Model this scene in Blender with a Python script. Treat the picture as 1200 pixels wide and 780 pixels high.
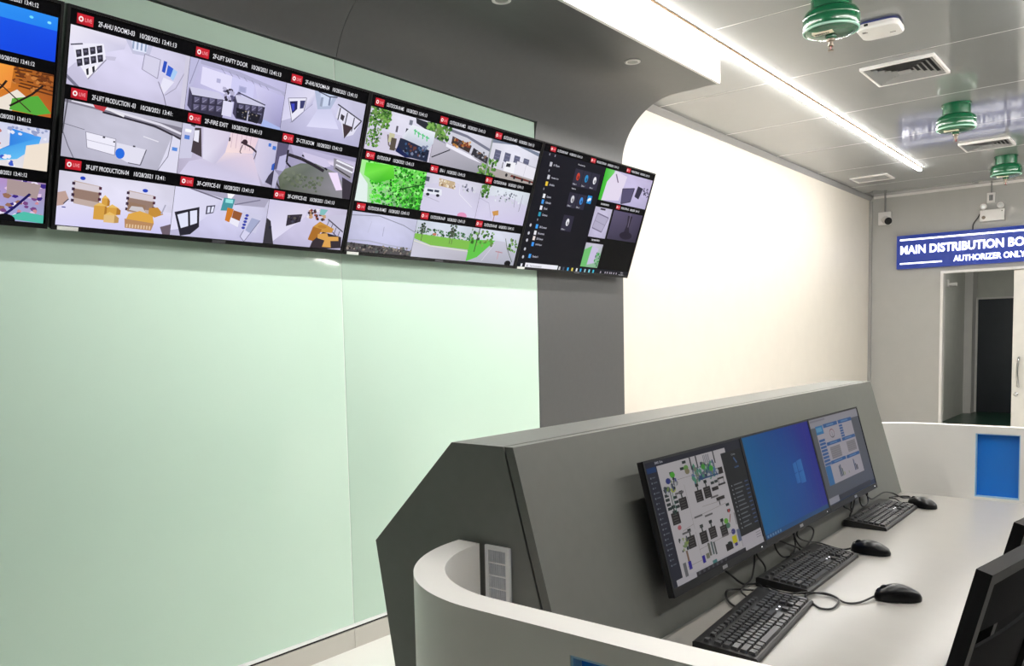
import bpy, bmesh, math, random
from mathutils import Matrix, Vector
random.seed(7)
for o in list(bpy.data.objects): bpy.data.objects.remove(o)
SC = bpy.context.scene
COL = SC.collection
PI = math.pi

# ------------------------------------------------------------------ camera
FPX, CXP, CYP = 954.063, 600.0, 465.86          # focal length and principal point in pixels of 1200x780
CAM_LOC = Vector((2.942, 0.0, 1.43))
yaw, pitch, roll = map(math.radians, (39.13, -4.15, -1.21))
fw = Vector((-math.sin(yaw)*math.cos(pitch), math.cos(yaw)*math.cos(pitch), math.sin(pitch)))
rt = Vector((math.cos(yaw), math.sin(yaw), 0)); up = rt.cross(fw)
r2 = rt*math.cos(roll) + up*math.sin(roll); u2 = -rt*math.sin(roll) + up*math.cos(roll)
cd = bpy.data.cameras.new('camera'); cam = bpy.data.objects.new('camera', cd); COL.objects.link(cam)
cd.sensor_fit = 'HORIZONTAL'; cd.sensor_width = 36.0; cd.lens = FPX*36/1200
cd.shift_x = 0.0; cd.shift_y = (CYP-390)/1200
cd.clip_start = 0.02; cd.clip_end = 100
m = Matrix(((r2.x, u2.x, -fw.x, CAM_LOC.x), (r2.y, u2.y, -fw.y, CAM_LOC.y), (r2.z, u2.z, -fw.z, CAM_LOC.z), (0, 0, 0, 1)))
cam.matrix_world = m
SC.camera = cam

# ------------------------------------------------------------------ world, light, exposure
w = bpy.data.worlds.new('world'); SC.world = w; w.use_nodes = True
w.node_tree.nodes['Background'].inputs[0].default_value = (0.8, 0.85, 0.9, 1)
w.node_tree.nodes['Background'].inputs[1].default_value = 0.15
SC.view_settings.view_transform = 'Standard'; SC.view_settings.look = 'None'
SC.view_settings.exposure = 0.0; SC.view_settings.gamma = 1.0; SC.view_settings.use_curve_mapping = False
LED_L = 98.0          # radiance of the ceiling LED strips
LED_COL = (1.0, 0.985, 0.95)

# room numbers
ZC, YF, WX = 3.116, 11.0, -0.10
XR, YB = 5.2, -3.4

# ------------------------------------------------------------------ helpers
def lin(c):
    return tuple(((x/255)/12.92 if x/255 <= 0.04045 else ((x/255+0.055)/1.055)**2.4) for x in c)
MATS = {}
def mat(name, rgb, rough=0.5, metal=0.0, var=0.04, scale=6.0, bump=0.0, spec=0.5, emit=0.0, ecol=None, coat=0.0, stretch=(1, 1, 1)):
    if name in MATS: return MATS[name]
    M = bpy.data.materials.new(name); M.use_nodes = True; nt = M.node_tree; b = nt.nodes['Principled BSDF']
    c = lin(rgb)
    tc = nt.nodes.new('ShaderNodeTexCoord'); mp = nt.nodes.new('ShaderNodeMapping'); mp.inputs['Scale'].default_value = stretch
    nt.links.new(tc.outputs['Object'], mp.inputs['Vector'])
    n = nt.nodes.new('ShaderNodeTexNoise'); n.inputs['Scale'].default_value = scale; n.inputs['Detail'].default_value = 4
    nt.links.new(mp.outputs['Vector'], n.inputs['Vector'])
    r = nt.nodes.new('ShaderNodeValToRGB')
    r.color_ramp.elements[0].position = 0.3; r.color_ramp.elements[1].position = 0.7
    r.color_ramp.elements[0].color = tuple(x*(1-var) for x in c)+(1,)
    r.color_ramp.elements[1].color = tuple(min(1, x*(1+var)) for x in c)+(1,)
    nt.links.new(n.outputs['Fac'], r.inputs['Fac']); nt.links.new(r.outputs['Color'], b.inputs['Base Color'])
    b.inputs['Roughness'].default_value = rough; b.inputs['Metallic'].default_value = metal
    b.inputs['Specular IOR Level'].default_value = spec; b.inputs['Coat Weight'].default_value = coat
    b.inputs['Coat Roughness'].default_value = 0.08
    if bump:
        n2 = nt.nodes.new('ShaderNodeTexNoise'); n2.inputs['Scale'].default_value = 260; n2.inputs['Detail'].default_value = 2
        nt.links.new(tc.outputs['Object'], n2.inputs['Vector'])
        bp = nt.nodes.new('ShaderNodeBump'); bp.inputs['Strength'].default_value = bump; bp.inputs['Distance'].default_value = 0.001
        nt.links.new(n2.outputs['Fac'], bp.inputs['Height']); nt.links.new(bp.outputs['Normal'], b.inputs['Normal'])
    if emit:
        b.inputs['Emission Color'].default_value = (ecol or c)+(1,); b.inputs['Emission Strength'].default_value = emit
    MATS[name] = M
    return M
def screen_mat(name, strength, rough=0.3, spec=0.2):
    M = bpy.data.materials.new(name); M.use_nodes = True; nt = M.node_tree; b = nt.nodes['Principled BSDF']
    a = nt.nodes.new('ShaderNodeAttribute'); a.attribute_name = 'Col'
    b.inputs['Base Color'].default_value = (0.004, 0.004, 0.005, 1); b.inputs['Specular IOR Level'].default_value = spec; b.inputs['Roughness'].default_value = rough
    nt.links.new(a.outputs['Color'], b.inputs['Emission Color']); b.inputs['Emission Strength'].default_value = strength
    return M

class MB:
    def __init__(s): s.v = []; s.f = []
    def add(s, vs, fs):
        o = len(s.v); s.v += [tuple(p) for p in vs]; s.f += [tuple(i+o for i in f) for f in fs]; return s
    def box(s, x0, x1, y0, y1, z0, z1, b=0.0):
        if b > 0:
            bm = bmesh.new(); bmesh.ops.create_cube(bm, size=1)
            for q in bm.verts: q.co = Vector(((x0+x1)/2+q.co.x*(x1-x0), (y0+y1)/2+q.co.y*(y1-y0), (z0+z1)/2+q.co.z*(z1-z0)))
            bmesh.ops.bevel(bm, geom=bm.edges[:], offset=b, segments=2, affect='EDGES', profile=0.5)
            bm.verts.index_update(); s.add([q.co[:] for q in bm.verts], [[q.index for q in f.verts] for f in bm.faces]); bm.free(); return s
        v = [(x0,y0,z0),(x1,y0,z0),(x1,y1,z0),(x0,y1,z0),(x0,y0,z1),(x1,y0,z1),(x1,y1,z1),(x0,y1,z1)]
        return s.add(v, [(0,3,2,1),(4,5,6,7),(0,1,5,4),(1,2,6,5),(2,3,7,6),(3,0,4,7)])
    def prism(s, prof, a, b, axis='y'):
        # prof: list of 2D points; extruded along axis from a to b. axis y: (x,z); axis x: (y,z); axis z: (x,y)
        def P(p, t): return {'y': (p[0], t, p[1]), 'x': (t, p[0], p[1]), 'z': (p[0], p[1], t)}[axis]
        n = len(prof); vs = [P(p, a) for p in prof]+[P(p, b) for p in prof]
        fs = [(i, (i+1) % n, n+(i+1) % n, n+i) for i in range(n)]+[tuple(range(n))[::-1], tuple(range(n, 2*n))]
        return s.add(vs, fs)
    def lathe(s, prof, c=(0, 0, 0), n=32, axis='z'):
        vs = []; fs = []
        for (r, z) in prof:
            for i in range(n):
                a = 2*PI*i/n; x, y = r*math.cos(a), r*math.sin(a)
                q = {'z': (x, y, z), 'y': (x, z, y), 'x': (z, x, y)}[axis]
                vs.append((q[0]+c[0], q[1]+c[1], q[2]+c[2]))
        for k in range(len(prof)-1):
            for i in range(n): fs.append((k*n+i, k*n+(i+1) % n, (k+1)*n+(i+1) % n, (k+1)*n+i))
        fs.append(tuple(range(n))[::-1]); fs.append(tuple(range((len(prof)-1)*n, len(prof)*n)))
        return s.add(vs, fs)
    def tube(s, pts, r, n=8, closed=False, ry=None):
        pts = [Vector(p) for p in pts]; N = len(pts); vs = []; fs = []
        up_ = None
        for i in range(N):
            if closed: t = pts[(i+1) % N]-pts[i-1]
            else: t = pts[min(i+1, N-1)]-pts[max(i-1, 0)]
            t.normalize()
            if up_ is None: up_ = Vector((0, 0, 1)) if abs(t.z) < 0.9 else Vector((1, 0, 0))
            a = t.cross(up_).normalized(); b_ = a.cross(t).normalized(); up_ = b_
            for k in range(n):
                an = 2*PI*k/n
                vs.append(pts[i]+a*r*math.cos(an)+b_*(ry or r)*math.sin(an))
        for i in range(N if closed else N-1):
            j = (i+1) % N
            for k in range(n): fs.append((i*n+k, i*n+(k+1) % n, j*n+(k+1) % n, j*n+k))
        if not closed: fs.append(tuple(range(n))); fs.append(tuple(range((N-1)*n, N*n))[::-1])
        return s.add(vs, fs)
    def xf(s, M):
        s.v = [tuple(M @ Vector(p)) for p in s.v]; return s
    def mesh(s, name, smooth=True):
        me = bpy.data.meshes.new(name); me.from_pydata(s.v, [], s.f)
        bm = bmesh.new(); bm.from_mesh(me); bmesh.ops.recalc_face_normals(bm, faces=bm.faces[:]); bm.to_mesh(me); bm.free()
        if smooth:
            me.polygons.foreach_set('use_smooth', [True]*len(me.polygons)); me.set_sharp_from_angle(angle=math.radians(32))
        me.update(); return me
    def build(s, name, material, parent=None, **kw):
        o = bpy.data.objects.new(name, s.mesh(name)); COL.objects.link(o)
        o.data.materials.append(material)
        if parent: o.parent = parent
        for k, v in kw.items(): o[k] = v
        return o
def crom(pts, k=8):
    P = [Vector(p) for p in pts]; P = [P[0]*2-P[1]]+P+[P[-1]*2-P[-2]]; out = []
    for i in range(1, len(P)-2):
        for j in range(k):
            t = j/k; a, b, c, d = P[i-1:i+3]
            out.append(0.5*((2*b)+(c-a)*t+(2*a-5*b+4*c-d)*t*t+(3*b-a-3*c+d)*t**3))
    out.append(P[-2]); return out
def tag(o, label=None, cat=None, group=None, kind=None):
    if label: o['label'] = label
    if cat: o['category'] = cat
    if group: o['group'] = group
    if kind: o['kind'] = kind
    return o
def thing(name, loc, label, cat, group=None, rot=(0, 0, 0)):
    o = bpy.data.objects.new(name, None); COL.objects.link(o); o.empty_display_size = 0.1
    o.location = loc; o.rotation_euler = rot
    return tag(o, label, cat, group)
def struct(o): o['kind'] = 'structure'; return o
def sempty(name, loc=(0, 0, 0)):
    o = bpy.data.objects.new(name, None); COL.objects.link(o); o.location = loc; return struct(o)
def copy_tree(o, parent=None):
    c = o.copy(); COL.objects.link(c)
    if parent: c.parent = parent
    for ch in list(o.children): copy_tree(ch, c)
    return c
# ---- text as flat geometry
TXT = {}
def text_geom(body, bold=0.0):
    if (body, bold) in TXT: return TXT[(body, bold)]
    cu = bpy.data.curves.new('t', 'FONT'); cu.body = body; cu.size = 1.0; cu.resolution_u = 3; cu.offset = bold
    o = bpy.data.objects.new('t', cu); COL.objects.link(o)
    dg = bpy.context.evaluated_depsgraph_get(); me = bpy.data.meshes.new_from_object(o.evaluated_get(dg))
    vs = [v.co.copy() for v in me.vertices]; fs = [tuple(p.vertices) for p in me.polygons]
    bpy.data.objects.remove(o); bpy.data.curves.remove(cu); bpy.data.meshes.remove(me)
    if not vs: vs = [Vector((0, 0, 0))]
    x0 = min(v.x for v in vs); x1 = max(v.x for v in vs); y0 = min(v.y for v in vs); y1 = max(v.y for v in vs)
    TXT[(body, bold)] = ([((v.x-x0)/(x1-x0 or 1), (v.y-y0)/(y1-y0 or 1)) for v in vs], fs)
    return TXT[(body, bold)]

class Pic:
    """flat screen picture: coloured polygons in a rectangle of a screen's own XZ plane; front is -Y"""
    DY = 1.2e-5
    def __init__(s, x0, x1, z0, z1, y=0.0):
        s.r = (x0, x1, z0, z1); s.y = y; s.v = []; s.f = []; s.c = []; s.n = 0
    def _emit(s, P):
        x0, x1, z0, z1 = s.r; o = len(s.v)
        for (u, v, c) in P:
            s.v.append((x0+u*(x1-x0), s.y-s.n*s.DY, z1+v*(z0-z1))); s.c.append(lin(c)+(1,))
        s.f.append(tuple(range(o, o+len(P)))); s.n += 1
    def poly(s, pts, c):
        cs = c if isinstance(c, list) else [c]*len(pts)
        P = [(p[0], p[1], cs[i]) for i, p in enumerate(pts)]
        for ax, lim, sg in ((0, 0, 1), (0, 1, -1), (1, 0, 1), (1, 1, -1)):
            Q = []
            for i in range(len(P)):
                A, B = P[i-1], P[i]; da, db = (A[ax]-lim)*sg, (B[ax]-lim)*sg
                if (da < 0) != (db < 0):
                    t = da/(da-db)
                    Q.append((A[0]+t*(B[0]-A[0]), A[1]+t*(B[1]-A[1]), tuple(A[2][k]+t*(B[2][k]-A[2][k]) for k in range(3))))
                if db >= 0: Q.append(B)
            P = Q
            if len(P) < 3: return s
        s._emit(P); return s
    def rect(s, u0, v0, u1, v1, c): return s.poly([(u0, v0), (u1, v0), (u1, v1), (u0, v1)], c)
    def ell(s, u, v, ru, rv, c, n=14): return s.poly([(u+ru*math.cos(2*PI*i/n), v+rv*math.sin(2*PI*i/n)) for i in range(n)], c)
    def line(s, pts, wd, c, asp=1.8):
        for a, b in zip(pts[:-1], pts[1:]):
            dx, dy = (b[0]-a[0])*asp, b[1]-a[1]; L = math.hypot(dx, dy) or 1; nx, ny = -dy/L*wd/asp, dx/L*wd
            s.poly([(a[0]+nx, a[1]+ny), (b[0]+nx, b[1]+ny), (b[0]-nx, b[1]-ny), (a[0]-nx, a[1]-ny)], c)
        return s
    def blobs(s, u0, v0, u1, v1, n, pal, sz, fn=None):
        for _ in range(n):
            u, v = random.uniform(u0, u1), random.uniform(v0, v1)
            if fn and not fn(u, v): continue
            k = random.uniform(.5, 1)*sz; a = random.uniform(0, PI)
            s.poly([(u+k*math.cos(a+q)*random.uniform(.5, 1)*.6, v+k*math.sin(a+q)*random.uniform(.6, 1)) for q in (0, 1.2, 2.4, 3.6, 5)], random.choice(pal))
        return s
    def text(s, body, u0, u1, v0, v1, c, bold=0.02):
        V, F = text_geom(body, bold); x0, x1, z0, z1 = s.r; o = len(s.v)
        for (a, b) in V:
            u = u0+a*(u1-u0); v = v1+b*(v0-v1)
            s.v.append((x0+u*(x1-x0), s.y-s.n*s.DY, z1+v*(z0-z1))); s.c.append(lin(c)+(1,))
        s.f += [tuple(i+o for i in f) for f in F]; s.n += 1; return s
    def build(s, name, material, parent, **kw):
        me = bpy.data.meshes.new(name); me.from_pydata(s.v, [], s.f)
        at = me.color_attributes.new('Col', 'FLOAT_COLOR', 'POINT')
        at.data.foreach_set('color', [x for c in s.c for x in c])
        me.materials.append(material); o = bpy.data.objects.new(name, me); COL.objects.link(o); o.parent = parent
        for k, v in kw.items(): o[k] = v
        return o

# ------------------------------------------------------------------ materials
white_wall = mat('white_wall_panel', (228, 221, 209), 0.45, var=0.015)
far_wall = mat('pale_grey_wall_panel', (170, 169, 165), 0.4, var=0.02)
ceil_m = mat('ceiling_panel_coated_steel', (138, 139, 139), 0.07, var=0.012, spec=0.5)
floor_m = mat('white_epoxy_floor', (240, 238, 232), 0.22, var=0.02, scale=2)
glass_m = mat('green_back_painted_glass', (207, 232, 216), 0.06, var=0.012, scale=1.2, spec=0.5)
grey_m = mat('grey_laminate', (83, 83, 83), 0.42, var=0.03, scale=30)
console_m = mat('console_grey_laminate', (106, 107, 102), 0.42, var=0.03, scale=30, bump=0.05)
charcoal_m = mat('console_charcoal_laminate', (116, 117, 113), 0.45, var=0.03, scale=30)
groove_m = mat('shadow_gap_black', (14, 14, 14), 0.8)
white_m = mat('white_laminate', (238, 235, 230), 0.4, var=0.015)
part_m = mat('partition_white_laminate', (229, 226, 221), 0.38, var=0.015)
desk_m = mat('desk_pale_grey_laminate', (150, 147, 141), 0.33, var=0.02, scale=12)
base_m = mat('baseboard_beige_steel', (196, 192, 184), 0.35, var=0.03)
alu_m = mat('brushed_aluminium', (190, 190, 192), 0.3, 0.9, var=0.05, stretch=(1, 30, 1))
trimgrey_m = mat('grey_cove_profile', (150, 148, 146), 0.35, var=0.03)
room_grey = mat('grey_room_wall', (112, 112, 110), 0.5)
black_m = mat('matte_black_plastic', (24, 24, 25), 0.45, var=0.08, bump=0.1)
keycap_m = mat('keycap_black_plastic', (46, 46, 48), 0.42, var=0.1)
gloss_black = mat('satin_black_plastic', (15, 15, 17), 0.3, var=0.05, spec=0.3)
chair_black = mat('matte_chair_plastic', (12, 12, 13), 0.6, var=0.05, spec=0.15)
rubber_m = mat('black_rubber_cable', (16, 16, 17), 0.5)
mesh_m = mat('black_mesh_fabric', (9, 9, 11), 0.95, var=0.25, scale=180, bump=0.3, spec=0.1)
green_m = mat('green_painted_steel', (5, 84, 50), 0.25, var=0.05, coat=0.25)
brass_m = mat('brass', (118, 108, 96), 0.45, 0.7)
redglass_m = mat('red_glass_bulb', (150, 36, 26), 0.3)
offwhite_m = mat('white_abs_plastic', (228, 225, 222), 0.4, var=0.02)
blue_edge = mat('dark_blue_plastic', (40, 50, 110), 0.4)
duct_shade_m = mat('duct_shade_dark', (40, 40, 42), 0.8)
louvre_m = mat('painted_aluminium_louvre', (150, 150, 150), 0.4, var=0.03)
acryl_m = mat('blue_acrylic', (20, 112, 205), 0.25, var=0.05, scale=3)
edge_glow_m = mat('acrylic_edge_glow_tint', (150, 195, 225), 0.3)  # pale blue stands in for the glow of the acrylic edges
sign_blue = mat('sign_blue_acrylic', (40, 62, 150), 0.3, emit=0.22, ecol=lin((40, 66, 165)))
sign_white = mat('sign_white_lit_letters', (250, 250, 255), 0.4, emit=1.6, ecol=(0.93, 0.93, 1.0))
led_m = mat('led_diffuser', (255, 250, 240), 0.5, emit=LED_L, ecol=LED_COL)
tan_m = mat('led_housing_edge', (222, 184, 150), 0.5)
label_m = mat('cream_label', (225, 215, 190), 0.5)
ink_m = mat('dark_label_ink', (50, 45, 40), 0.6)
green_floor = mat('green_epoxy_floor', (14, 56, 40), 0.3, var=0.05)
corr_wall = mat('corridor_wall', (205, 205, 198), 0.5)
darkdoor_m = mat('charcoal_steel_door', (62, 66, 72), 0.4)
chrome_m = mat('chrome', (205, 205, 205), 0.15, 1.0)
grille_fr = mat('grille_silver_frame', (248, 249, 250), 0.35)
grille_in = mat('grille_fin_grey', (185, 188, 194), 0.4)
scr_tv = screen_mat('video_wall_screen_picture', 1.0, 0.3, 0.06)
scr_mon = screen_mat('monitor_screen_picture', 0.42, 0.35, 0.07)
panel_black = mat('black_glass_screen', (7, 7, 10), 0.25, spec=0.08)

# ================================================================== THE SETTING
fl = struct(MB().box(-0.3, XR+0.1, YB-0.1, YF+0.12, -0.1, 0).build('floor', floor_m))
# ceiling: panels with joints
ce = sempty('ceiling', (0, 0, ZC))
MB().box(-0.3, XR+0.1, YB-0.1, YF+0.1, -0.0006, 0.1).build('ceiling_backing', mat('ceiling_joint_gleam', (232, 230, 226), 0.5), ce)  # pale joint colour stands in for the gleam of panel edges
ys = [YB-0.1]+[4.35+1.15*k for k in range(-6, 6)]+[YF+0.1]
ys = sorted(set(round(y, 3) for y in ys if YB-0.2 <= y <= YF+0.1))
for a, b in zip(ys[:-1], ys[1:]):
    MB().box(-0.3, XR+0.1, a+0.004, b-0.004, -0.001, 0.0, 0.0).build('ceiling_panel', ceil_m, ce)
# left wall (white panels beyond the video wall)
wl = struct(MB().box(-0.30, WX, YB, YF, 0, ZC-0.002).build('wall_left', white_wall))
struct(MB().prism([(WX, ZC-0.045), (WX+0.010, ZC-0.045), (WX+0.036, ZC-0.012), (WX+0.036, ZC-0.001), (WX, ZC-0.001)], 4.86, YF-0.002).build('trim_1', trimgrey_m))
struct(MB().box(WX, WX+0.035, YF-0.03, YF-0.001, 0, ZC-0.056).build('trim_2', trimgrey_m))
struct(MB().box(WX+0.051, XR, YF-0.012, YF-0.001, ZC-0.03, ZC-0.001).build('trim_3', offwhite_m))
# far wall with the doorway
DX0, DX1, DZ = 0.725, 2.30, 2.135
wf = struct(MB().box(-0.3, DX0, YF, YF+0.1, 0, ZC-0.002).box(DX1, XR+0.1, YF, YF+0.1, 0, ZC-0.002).box(DX0, DX1, YF, YF+0.1, DZ, ZC-0.002).build('wall_far', far_wall))
struct(MB().box(DX0, DX0+0.03, YF-0.012, YF+0.1, 0, DZ).box(DX1-0.03, DX1, YF-0.012, YF+0.1, 0, DZ).box(DX0+0.03, DX1-0.03, YF-0.012, YF+0.1, DZ-0.03, DZ).build('trim_4', offwhite_m))
d1 = sempty('door_1', (1.484, YF+0.03, 0))
MB().box(0, 0.78, 0, 0.045, 0.005, DZ-0.034, 0.003).build('leaf', mat('white_door', (232, 229, 222), 0.4), d1)
MB().tube(crom([(0.07, 0.0, 1.09), (0.07, -0.05, 1.07), (0.062, -0.065, 0.92), (0.07, -0.05, 0.77), (0.07, 0.0, 0.75)]), 0.013, 10).build('handle', chrome_m, d1)
MB().lathe([(0.024, 0), (0.024, -0.008), (0.012, -0.014)], (0.045, 0, 0.66), 16, 'y').build('lock_cylinder', chrome_m, d1)
struct(MB().box(XR, XR+0.1, YB, YF, 0, ZC-0.002).build('wall_right', room_grey))
struct(MB().box(-0.3, XR+0.1, YB-0.1, YB, 0, ZC-0.002).build('wall_back', room_grey))
# corridor behind the doorway
struct(MB().box(0.0, 4.0, YF+0.12, 16.2, -0.1, 0).build('floor_corridor', green_floor))
struct(MB().box(0.0, 4.0, YF+0.101, 16.2, 2.9, 3.0).build('ceiling_corridor', corr_wall))
struct(MB().box(0.05, 0.17, YF+0.101, 15.99, 0, 2.9).build('wall_corridor_left', corr_wall))
struct(MB().box(4.0, 4.1, YF+0.101, 16.2, 0, 2.9).build('wall_corridor_right', corr_wall))
struct(MB().box(0.05, 4.0, 16.0, 16.1, 0, 2.9).build('wall_corridor_far', corr_wall))
struct(MB().box(0.17, 0.29, 15.6, 15.99, 0, 2.9).build('trim_5', offwhite_m))
d2 = sempty('door_2', (0.32, 15.93, 0))
MB().box(0, 1.0, 0, 0.04, 0.0, 1.93, 0.004).build('leaf', darkdoor_m, d2)
MB().box(-0.03, 0, -0.02, 0.06, 0, 1.96).box(1.0, 1.03, -0.02, 0.06, 0, 1.96).box(0, 1.0, -0.02, 0.06, 1.93, 1.96).build('frame', offwhite_m, d2)
MB().tube([(0.93, 0, 0.95), (0.93, -0.05, 0.95), (0.82, -0.05, 0.95)], 0.01).build('handle', chrome_m, d2)

# feature wall: green glass, grey column and curved bulkhead
CY1 = 4.85; GJ = [3.879, 2.409, 0.939, -0.531, -2.001]
fwall = sempty('wall_feature', (0, 0, 0))
MB().box(WX+0.001, -0.013, -2.0, CY1-0.001, 0, 2.55).build('backing', groove_m, fwall)
for a, b in zip(GJ[:-1], GJ[1:]):
    MB().box(-0.012, 0, b+0.003, a-0.003, 0.117, 2.687, 0.0012).build('glass_panel', glass_m, fwall)
seal = mat('white_silicone_joint', (226, 240, 230), 0.5)
for y in GJ[1:-1]: MB().box(-0.0125, -0.0015, y-0.0028, y+0.0028, 0.117, 2.687).build('joint', seal, fwall)
for a, b in zip(GJ[:-1], GJ[1:]):
    MB().box(-0.012, 0.004, b+0.001, a-0.001, 0.0, 0.092).build('kick_panel', base_m, fwall)
MB().box(-0.012, 0.006, -2.0, GJ[0]-0.002, 0.103, 0.1165).build('base_rail', mat('white_base_rail', (245, 245, 245), 0.3), fwall)
MB().box(-0.012, -0.002, -2.0, GJ[0]-0.002, 0.092, 0.103).build('shadow_gap', groove_m, fwall)
Rc = 0.41; cc = (0.41, 2.57)
arc = [(cc[0]-Rc*math.cos(t), cc[1]+Rc*math.sin(t)) for t in [PI/2*i/24 for i in range(25)]]
XE = 0.707
def bulk(prof_start_z):
    a = [p for p in arc if p[1] > prof_start_z+0.005]
    t = math.asin((prof_start_z-cc[1])/Rc) if prof_start_z > cc[1] else None
    st = [(cc[0]-Rc*math.cos(t), prof_start_z)] if t is not None else [(0, prof_start_z)]
    return [(WX+0.002, prof_start_z)]+st+a+[(XE, 2.98), (XE, 2.992), (WX+0.002, 2.992)]
for a, b in zip([CY1+0.0015]+GJ[1:-1], GJ[1:]):
    MB().prism(bulk(2.690), b+0.0015, a-0.0015).build('bulkhead_panel', grey_m, fwall)
t_ = math.asin((2.690-cc[1])/Rc)
lowarc = [(cc[0]-Rc*math.cos(t_*k/8), cc[1]+Rc*math.sin(t_*k/8)) for k in range(9)]
MB().prism([(WX+0.002, 2.551), (0, 2.551)]+lowarc+[(WX+0.002, 2.690)], GJ[0]+0.003, CY1).build('bulkhead_panel', grey_m, fwall)
MB().box(-0.012, 0.0, GJ[0]+0.003, CY1, 0.0, 2.55).build('column_panel', grey_m, fwall)
MB().box(XE-0.016, XE+0.004, -2.0, CY1, 2.9795, ZC-0.001).box(WX+0.002, XE-0.016, CY1-0.02, CY1, 2.993, ZC-0.001).build('fascia', white_m, fwall)

# ================================================================== VIDEO WALL
TVW, TVH = 1.212, 0.697
TILT = math.atan2(0.225, 0.66)
REDB = (200, 30, 45)
def badge_caption(feed, x, z, h, cap, stamp, wd, red=REDB, tcol=(236, 236, 242)):
    k = wd/0.398
    bp = Pic(x+0.016*k, x+0.066*k, z+h*0.16, z+h*0.84, -0.0022)
    bp.rect(0, 0, 1, 1, [red, (205, 35, 50), red, (150, 16, 30)]).ell(0.25, 0.5, 0.15, 0.27, (255, 235, 235)).ell(0.25, 0.5, 0.07, 0.125, red)
    bp.text('LIVE', 0.5, 0.9, 0.32, 0.68, (250, 170, 178), 0.0)
    bp.build('live_badge', scr_tv, feed)
    cp = Pic(x, x+wd, z, z+h, -0.0022)
    a = 0.205; b = a+min(0.36, 0.0195*len(cap)); cp.text(cap, a, b, 0.34, 0.68, tcol, 0.008)
    if stamp: cp.text(stamp, b+0.045, b+0.045+0.0168*len(stamp), 0.35, 0.68, tcol, 0.008)
    cp.build('caption', scr_tv, feed)
ST = '10/28/2021 13:41:13'
LAV = (222, 219, 243)
# ---- pictures -----------------------------------------------------------
def room(p, wall=(224, 220, 246), flo=(214, 209, 238), vig=0.17, nz=4):
    nx, ny = 12, 8; g = {}
    for i in range(nx+1):
        for j in range(ny+1):
            u, v = i/nx, j/ny; k = 1-vig*max(0, math.hypot((u-.5)*1.3, v-.45)-.25)+random.uniform(-nz, nz)/255
            g[i, j] = tuple(min(255, max(0, (wall[c]+(flo[c]-wall[c])*v)*k)) for c in range(3))
    for i in range(nx):
        for j in range(ny):
            p.poly([(i/nx, j/ny), ((i+1)/nx, j/ny), ((i+1)/nx, (j+1)/ny), (i/nx, (j+1)/ny)], [g[i, j], g[i+1, j], g[i+1, j+1], g[i, j+1]]); p.n -= 1
    p.n += 1
def pic_ahu03(p):
    room(p)
    p.poly([(0, 0), (.45, 0), (.43, .18), (.3, .3), (.05, .62), (0, .75)], [(236, 232, 245), (225, 220, 240), (205, 202, 228), (215, 212, 236), (225, 222, 245), (225, 222, 245)])
    p.poly([(.43, .0), (.66, 0), (.64, .2), (.5, .22)], (196, 196, 222)).poly([(.48, 0), (.62, 0), (.61, .15), (.5, .16)], (225, 230, 250))
    for i in range(4): p.rect(.49+.035*i, .0, .505+.035*i, .13, (150, 165, 195))
    p.poly([(.02, .3), (.26, .18), (.29, .42), (.24, .56), (.16, .82), (.06, .56)], (238, 236, 250)).line([(.01, .33), (.1, .27)], .012, (90, 88, 106))
    for i in range(4):
        for j in range(2):
            a, b = .05+.052*i+.012*j, .40-.05*i+.15*j
            p.poly([(a, b), (a+.042, b-.035), (a+.05, b+.08), (a+.012, b+.12)], (46, 44, 58)).poly([(a+.01, b+.02), (a+.03, b), (a+.036, b+.04), (a+.016, b+.06)], (96, 92, 112))
    p.poly([(.12, .7), (.22, .56), (.23, .66), (.16, .84)], (248, 246, 253)).poly([(.14, .68), (.158, .65), (.165, .76), (.15, .78)], (32, 32, 42)).poly([(.185, .62), (.203, .59), (.21, .69), (.195, .72)], (32, 32, 42)).line([(.16, .84), (.29, .44)], .008, (150, 146, 168))
    p.poly([(.28, .38), (.37, .35), (.36, .42), (.29, .44)], (200, 196, 220))
    p.poly([(.6, .17), (.74, .2), (.73, .55), (.59, .45)], (214, 211, 234)).line([(.6, .17), (.74, .2), (.73, .55), (.59, .45), (.6, .17)], .006, (150, 146, 172))
    p.poly([(.77, .2), (.8, .21), (.79, .42), (.76, .4)], (45, 80, 190)).poly([(.81, .26), (.86, .3), (.85, .47), (.8, .45)], (58, 98, 210)).poly([(.86, .3), (.9, .34), (.87, .52), (.84, .48)], (170, 205, 245))
    p.poly([(.78, .5), (.88, .54), (.8, .8), (.76, .68)], (232, 230, 248)).line([(.74, .6), (.8, .83), (.83, 1)], .006, (110, 106, 130))
    p.line([(.98, .0), (.97, .3), (.9, .65), (.81, .82)], .006, (160, 156, 180)).rect(.96, .0, 1, 1, (208, 204, 224))
    p.poly([(0, .83), (.1, 1), (.06, 1), (0, .9)], (120, 118, 140))
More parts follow.
